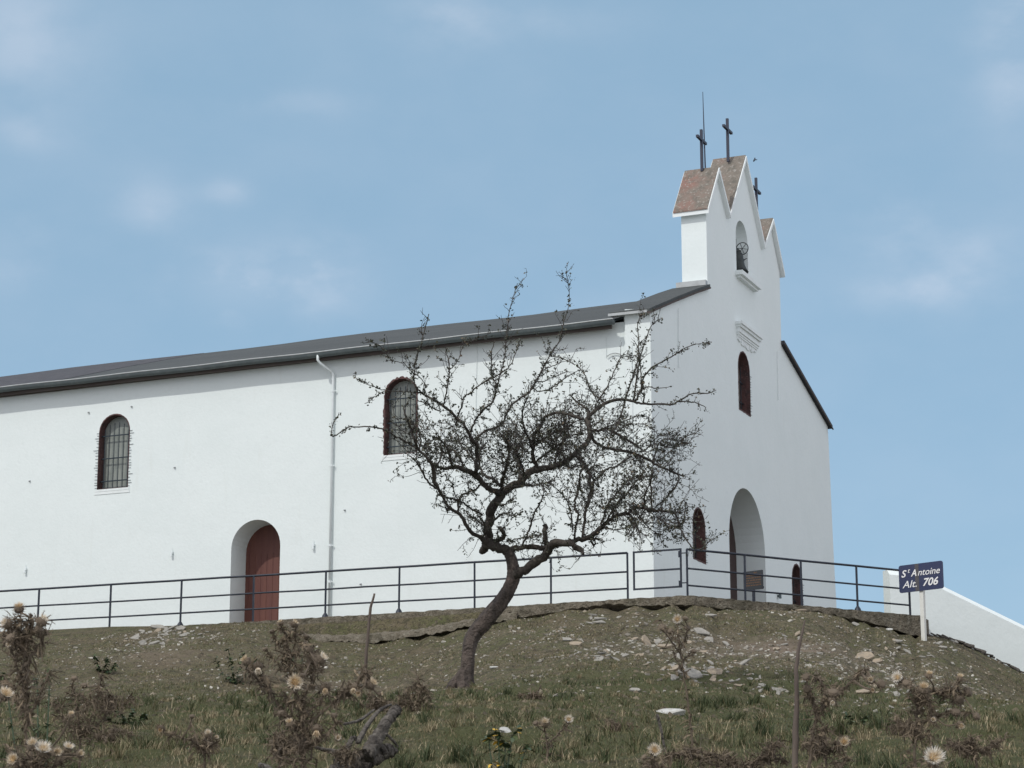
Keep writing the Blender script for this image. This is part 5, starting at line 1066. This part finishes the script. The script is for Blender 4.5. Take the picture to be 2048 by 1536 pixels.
protos = [stone_mesh('stone', 1, lr_, .11, m, 200 + k, .24, 5 + k % 3) for k, (lr_, m) in enumerate([(.7, M_ROCK), (.5, M_ROCK), (.9, M_ROCK), (.6, M_ROCKB), (.8, M_ROCKB), (.6, M_ROCK), (.55, M_ROCK), (.75, M_ROCK)])]
ZONES = [ # centre px, spread px, number, where
 (1200, 1312, 32, 9, 26, 'in the heap of grey slates right of the trunk'), (1290, 1290, 40, 16, 34, 'around the long buff slab'), (1130, 1262, 26, 10, 12, 'at the left end of the scatter'), (1215, 1240, 60, 14, 22, 'just under the cracked kerb by the gate'),
 (1360, 1335, 55, 14, 36, 'left and right of the slender thistle stem'), (1440, 1352, 60, 12, 40, 'in the pale band at the foot of the bare slope'), (1520, 1375, 45, 9, 24, 'at the lowest edge of the scatter'), (1400, 1290, 50, 22, 20, 'round the leaning slab below the corner post'),
 (1530, 1300, 70, 30, 26, 'on and beside the bare soil patch'), (1640, 1300, 60, 35, 34, 'behind the tall bare stalk'), (1760, 1300, 50, 28, 30, 'below the broken kerb end'), (1740, 1390, 90, 18, 18, 'behind the thistles on the right'), (1860, 1330, 60, 30, 16, 'below the sign post'),
 (345, 1266, 48, 9, 75, 'in the pile under the left railing'), (280, 1288, 45, 10, 22, 'below the pile under the left railing'), (1900, 1290, 24, 10, 10, 'along the foot of the sloping white wall'), (690, 1262, 70, 8, 10, 'in the strip above the broken footing')]
for (cx, cy, rx, ry, n_, wh) in ZONES:
    for _ in range(int(n_ * .70)):
        x, y = cx + rnd.gauss(0, rx * .75), cy + rnd.gauss(0, ry * .8)
        if y < interp(x, Y_LOW) + 3 or x > 2040: continue
        P = hit(x, y, 20)
        if P[1] > fenceY(min(x, 1990)) - .35 and x < 1840: continue
        if P[1] > 57: continue
        s = min(.34, .10 * math.exp(rnd.gauss(.1, .5))); place_stone(rnd.choice(protos), P, rnd.uniform(0, 360), rnd.gauss(0, 9) + 27, rnd.gauss(0, 14), (s, s * rnd.uniform(.7, 1.2), s * rnd.uniform(.6, 1.3)), 'small flat stone ' + wh, 'small stones ' + wh, .1, s * .2)
RUB = stone_mesh('rubble', 1, .6, .5, mat('dark_broken_rubble', (.13, .115, .10), .95, noise=(5, (.24, .22, .19), .45, .65, 14, (.06, .052, .045), .5, .65), bump=(12, 1, .06)), 311, .25, 7)
RUB2 = stone_mesh('rubble', 1, .5, .35, RUB.materials[0], 312, .25, 6)
for k, x in enumerate([1856, 1868, 1879, 1892, 1903, 1915, 1926, 1938, 1949, 1962, 1974, 1985, 1997, 2008, 2020, 2031, 2042]):
    y = interp(x, Y_LOW); P = at(x, y, column(x)[0] - .05); s = rnd.uniform(.16, .36)
    o = place_stone(rnd.choice((RUB, RUB2)), P, rnd.uniform(-30, 30), rnd.uniform(0, 20), rnd.uniform(5, 32), (s, s, s * rnd.uniform(.3, .55)), 'dark broken stone in the ragged edge along the foot of the sloping white wall', 'broken stones along the foot of the sloping white wall', .35, .05); o.name = 'broken_stone'
# ------------------------------------------------------------------ chips and grass as ground cover
def ground_many(X, Y):
    return np.array([ground(float(x), float(y)) for x, y in zip(X, Y)])
gr_grid = {}
def fast_ground():
    """bilinear table of the slope for the dense scatter"""
    ax = np.linspace(-.27, .27, 271); ay = np.arange(8, 58, .15); T = np.array([[ground(float(a * y), float(y)) for y in ay] for a in ax])
    YC = np.array([column(min(max(CX + FPX * a, -2800), 4800))[0] for a in ax])
    def f(X, Y):
        a = (X / Y - ax[0]) / (ax[1] - ax[0]); b = (Y - ay[0]) / .15; i = np.clip(a.astype(int), 0, len(ax) - 2); j = np.clip(b.astype(int), 0, len(ay) - 2); u = a - i; v = b - j
        return T[i, j]*(1-u)*(1-v) + T[i+1, j]*u*(1-v) + T[i, j+1]*(1-u)*v + T[i+1, j+1]*u*v, np.interp(X / Y, ax, YC)
    return f
FG = fast_ground()
def vcover(X, Y):
    n = np.sin(.9 * X + 1.1 * np.sin(.5 * Y)) * .5 + np.sin(.37 * Y + .8 * X + 2) * .5
    g = np.clip((41.5 - Y + 1.6 * n + np.maximum(0, -X - 4) * .85) / 4.5, 0, 1)
    bl = lambda cx, cy, rx, ry: np.exp(-((X - cx) / rx) ** 2 - ((Y - cy) / ry) ** 2)
    bare = np.maximum.reduce([bl(5.6, 48.6, 1.6, 1.3), .8 * bl(4.3, 46.4, 1.2, .8), .5 * bl(-3.4, 45.5, 1.5, 1.5), .5 * bl(-7.6, 51, 1.6, 1.2)])
    st = np.maximum.reduce([bl(3.6, 47.5, 2.8, 3.4), bl(6.0, 45.8, 3.0, 2.2), .9 * bl(8, 49.5, 2.3, 3.6), .95 * bl(-8.1, 54.3, 1.6, 2.0), .5 * bl(-1, 51.2, 3, 1.2)])
    return g, bare, st
def scatter(n, y0, y1, pw):
    u = rng.random(n); Y = (y0 ** pw + u * (y1 ** pw - y0 ** pw)) ** (1 / pw); X = rng.uniform(-.235, .235, n) * Y; return X, Y
def chips():
    X, Y = scatter(60000, 30, 57, 1.0); z, yc = FG(X, Y); g, ba, st = vcover(X, Y); cl = np.sin(5 * X + 2 * np.sin(3 * Y)) * np.sin(4.3 * Y + 1.5 * np.sin(2.7 * X))
    keep = (Y < yc - .05) & (rng.random(len(X)) < .07 + .85 * st * np.clip(.5 + .7 * cl, .08, 1) + .05 * ba); X, Y, z, st = X[keep], Y[keep], z[keep], st[keep]; n = len(X)
    s = np.exp(rng.normal(-3.75, .5, n)) ; s = np.clip(s, .008, .07)
    nt_ = n; C_ = np.stack([X, Y, z + s * .10], 1); th = rng.uniform(0, 6.28, n); a = np.stack([np.cos(th), np.sin(th), .5 * np.sin(th) + rng.normal(0, .2, n)], 1); b = np.stack([-np.sin(th), np.cos(th), .5 * np.cos(th) + rng.normal(0, .2, n)], 1); b2 = rng.uniform(.4, .9, n)[:, None]
    nrm = np.cross(a, b); nrm /= np.linalg.norm(nrm, axis=1)[:, None]; h = (s * .22)[:, None]
    S_ = s[:, None]; r4 = [rng.uniform(.7, 1.15, (n, 1)) for _ in range(4)]
    top = [C_ + a * S_ * r4[0] + nrm * h, C_ + b * S_ * b2 * r4[1] + nrm * h, C_ - a * S_ * r4[2] + nrm * h, C_ - b * S_ * b2 * r4[3] + nrm * h]; bot = [t - nrm * h * 2.2 for t in top]
    Q = [np.stack(top, 1)] + [np.stack([top[i], bot[i], bot[(i + 1) % 4], top[(i + 1) % 4]], 1) for i in range(4)]
    V4 = np.concatenate(Q); tone = np.tile(np.clip(rng.normal(.55, .25, n), 0, 1), 5); o = tris_mesh('gravel', V4, M_GRAVEL, None, tone); tag(o, 'pale stone chips strewn over the slope under the kerb', 'gravel', kind='stuff'); print('chips', n)
chips()
def clods():
    X, Y = scatter(70000, 24, 57, 1.0); z, yc = FG(X, Y); g, ba, st = vcover(X, Y); cl = .5 + .5 * np.sin(3.1 * X + 1.7 * np.sin(2.2 * Y)) * np.sin(2.7 * Y + 1.5 * np.sin(1.9 * X))
    keep = (Y < yc - .05) & (rng.random(len(X)) < (.16 + .45 * cl) * (1 - .5 * g)); X, Y, z = X[keep], Y[keep], z[keep]; n = len(X); s = np.clip(np.exp(rng.normal(-3.7, .4, n)), .008, .06)[:, None]
    C_ = np.stack([X, Y, z], 1); top = C_ + np.stack([rng.normal(0, .3, n), rng.normal(0, .3, n), rng.uniform(.35, .9, n)], 1) * s; th = rng.uniform(0, 6.28, n); ring = []
    for k in range(5): t = th + k * 2 * np.pi / 5; ring.append(C_ + np.stack([np.cos(t), np.sin(t), .25 * np.sin(t) - .15], 1) * s * rng.uniform(.8, 1.4, (n, 1)))
    V3 = np.concatenate([np.stack([ring[k], ring[(k + 1) % 5], top], 1) for k in range(5)]); tone = np.tile(np.clip(rng.normal(.4, .28, n), 0, 1), 5)
    tag(tris_mesh('soil_clods', V3, mat('dry_soil_clods', (.1, .08, .05), .95, attr=[(0, (.050, .042, .026)), (.45, (.110, .090, .058)), (.8, (.18, .148, .10)), (1, (.26, .225, .165))]), None, tone), 'crumbled dry soil and turf clods over the slope', 'soil', kind='stuff'); print('clods', n)
clods()
def blades(n, y0, y1, pw, hfun, keepfun, tonef, clump=1, w=1.0):
    X, Y = scatter(n, y0, y1, pw); z, yc = FG(X, Y); g, ba, st = vcover(X, Y); k = (Y < yc - .03) & keepfun(X, Y, g, ba, st); X, Y, z, g = X[k], Y[k], z[k], g[k]
    if clump > 1:
        X = np.repeat(X, clump); Y = np.repeat(Y, clump); g = np.repeat(g, clump); X = X + rng.normal(0, .022, len(X)); Y = Y + rng.normal(0, .022, len(Y)); z, _ = FG(X, Y)
    m = len(X); h = hfun(X, Y, g) * rng.uniform(.45, 1.3, m); th = rng.uniform(0, 6.28, m); lean = rng.uniform(.1, .95, m) * h; d = np.stack([np.cos(th), np.sin(th), np.zeros(m)], 1)
    wd = (.0016 + .00009 * Y) * w; sd_ = np.stack([-np.sin(th + rng.normal(0, 1, m)), np.cos(th), np.zeros(m)], 1) * wd[:, None]; B0 = np.stack([X, Y, z - .006], 1); up = np.array([0, 0, 1.])
    M1 = B0 + up * (h * .6)[:, None] + d * (lean * .35)[:, None]; T1 = B0 + up * h[:, None] + d * lean[:, None]
    quad = np.stack([B0 - sd_, B0 + sd_, M1 + sd_ * .8, M1 - sd_ * .8], 1); tri = np.stack([M1 - sd_ * .8, M1 + sd_ * .8, T1, T1], 1)[:, :3]
    tone = np.clip(tonef(X, Y, g) + rng.normal(0, .19, m), 0, 1); return quad, tri, tone
def meadow():
    pat = lambda X, Y: .5 + .28 * np.sin(1.7 * X + 1.3 * np.sin(1.1 * Y)) + .28 * np.sin(1.9 * Y + 1.7 * np.sin(.9 * X + 1)) + .2 * np.sin(5.1 * X + 3 * np.sin(3.3 * Y)) * np.sin(4.1 * Y + X)
    dk2 = lambda X, Y: .5 + .5 * np.sin(2.3 * X + 2.1 * np.sin(1.3 * Y)) * np.sin(1.7 * Y + 1.9 * np.sin(1.9 * X + 2))
    tn = lambda X, Y, g: .60 - .08 * g * np.clip((Y - 22) / 6, 0, 1) - .10 * (pat(X * 1.7, Y) > .7) - .17 * g * np.clip(.2 + pat(X, Y), .0, 1.15) + .06 * (Y < 24) + .22 * (dk2(X, Y) - .4) * (Y < 40)
    q1 = blades(210000, 28, 57, 1.0, lambda X, Y, g: .024 + .014 * g + .030 * (pat(X, Y) > .75), lambda X, Y, g, ba, st: rng.random(len(X)) < np.clip(.85 - .9 * ba - .5 * st + .15 * g, .03, 1) * np.clip(.2 + pat(X, Y), .1, 1), tn)
    q2 = blades(95000, 12, 30, .6, lambda X, Y, g: .020 + .016 * np.clip(pat(X, Y), 0, 1), lambda X, Y, g, ba, st: rng.random(len(X)) < .9, tn, 2)
    dk = lambda X, Y: np.clip(1.6 * (.5 + .5 * np.sin(1.15 * X + 1.9 * np.sin(.8 * Y + .5)) * np.sin(.95 * Y + 1.4 * np.sin(1.2 * X))) - .55, 0, 1)
    q5 = blades(1500, 11.5, 36, .5, lambda X, Y, g: .085 + .05 * dk(X, Y), lambda X, Y, g, ba, st: rng.random(len(X)) < dk(X, Y) ** 2 * .8, lambda X, Y, g: .16 + 0 * X, 60, 1.0)
    q6 = blades(1100, 11.5, 40, .5, lambda X, Y, g: .07 + 0 * X, lambda X, Y, g, ba, st: rng.random(len(X)) < .25 + .75 * dk(Y * .7, X * 1.3), lambda X, Y, g: .86 + 0 * X, 40, 1.0)
    q3 = blades(1300, 12, 44, .5, lambda X, Y, g: .075 + .055 * np.clip(pat(X, Y), 0, 1) + 0 * Y, lambda X, Y, g, ba, st: (rng.random(len(X)) < np.clip(pat(X, Y), 0, 1) ** 2 * (.15 + .85 * (Y < 30))), lambda X, Y, g: tn(X, Y, g) - .06, 34, 1.1)
    q4 = blades(6000, 11, 26, .5, lambda X, Y, g: .07 + .05 * (pat(X, Y) > .6), lambda X, Y, g, ba, st: rng.random(len(X)) < .5, lambda X, Y, g: .9 + 0 * X, 1, .9)
    for nm, lb, qs in (('short_grass', 'short dry and green turf over the whole hillside', (q1, q2)), ('grass_tuft', 'longer tufted grass and straw in the foreground', (q3, q4, q5, q6))):
        Qd = np.concatenate([q[0] for q in qs]); Tr = np.concatenate([q[1] for q in qs]); tone = np.concatenate([q[2] for q in qs]); n = len(Qd)
        me = bpy.data.meshes.new(nm); me.vertices.add(n * 5); VV = np.concatenate([Qd, Tr[:, 2:3]], 1).reshape(-1, 3); me.vertices.foreach_set('co', VV.ravel().astype(np.float32))
        base = np.arange(n)[:, None] * 5; li = np.concatenate([base + np.array([0, 1, 2, 3]), base + np.array([3, 2, 4])], 1).ravel().astype(np.int32); me.loops.add(len(li)); me.loops.foreach_set('vertex_index', li)
        ls = (np.arange(n)[:, None] * 7 + np.array([0, 4])).ravel().astype(np.int32); me.polygons.add(2 * n); me.polygons.foreach_set('loop_start', ls)
        at_ = me.attributes.new('tone', 'FLOAT', 'POINT'); at_.data.foreach_set('value', np.repeat(tone, 5).astype(np.float32)); me.materials.append(M_GRASS); me.update(); me.validate()
        o = bpy.data.objects.new(nm, me); COL.objects.link(o); tag(o, lb, 'grass', kind='stuff'); print(nm, n)
meadow()
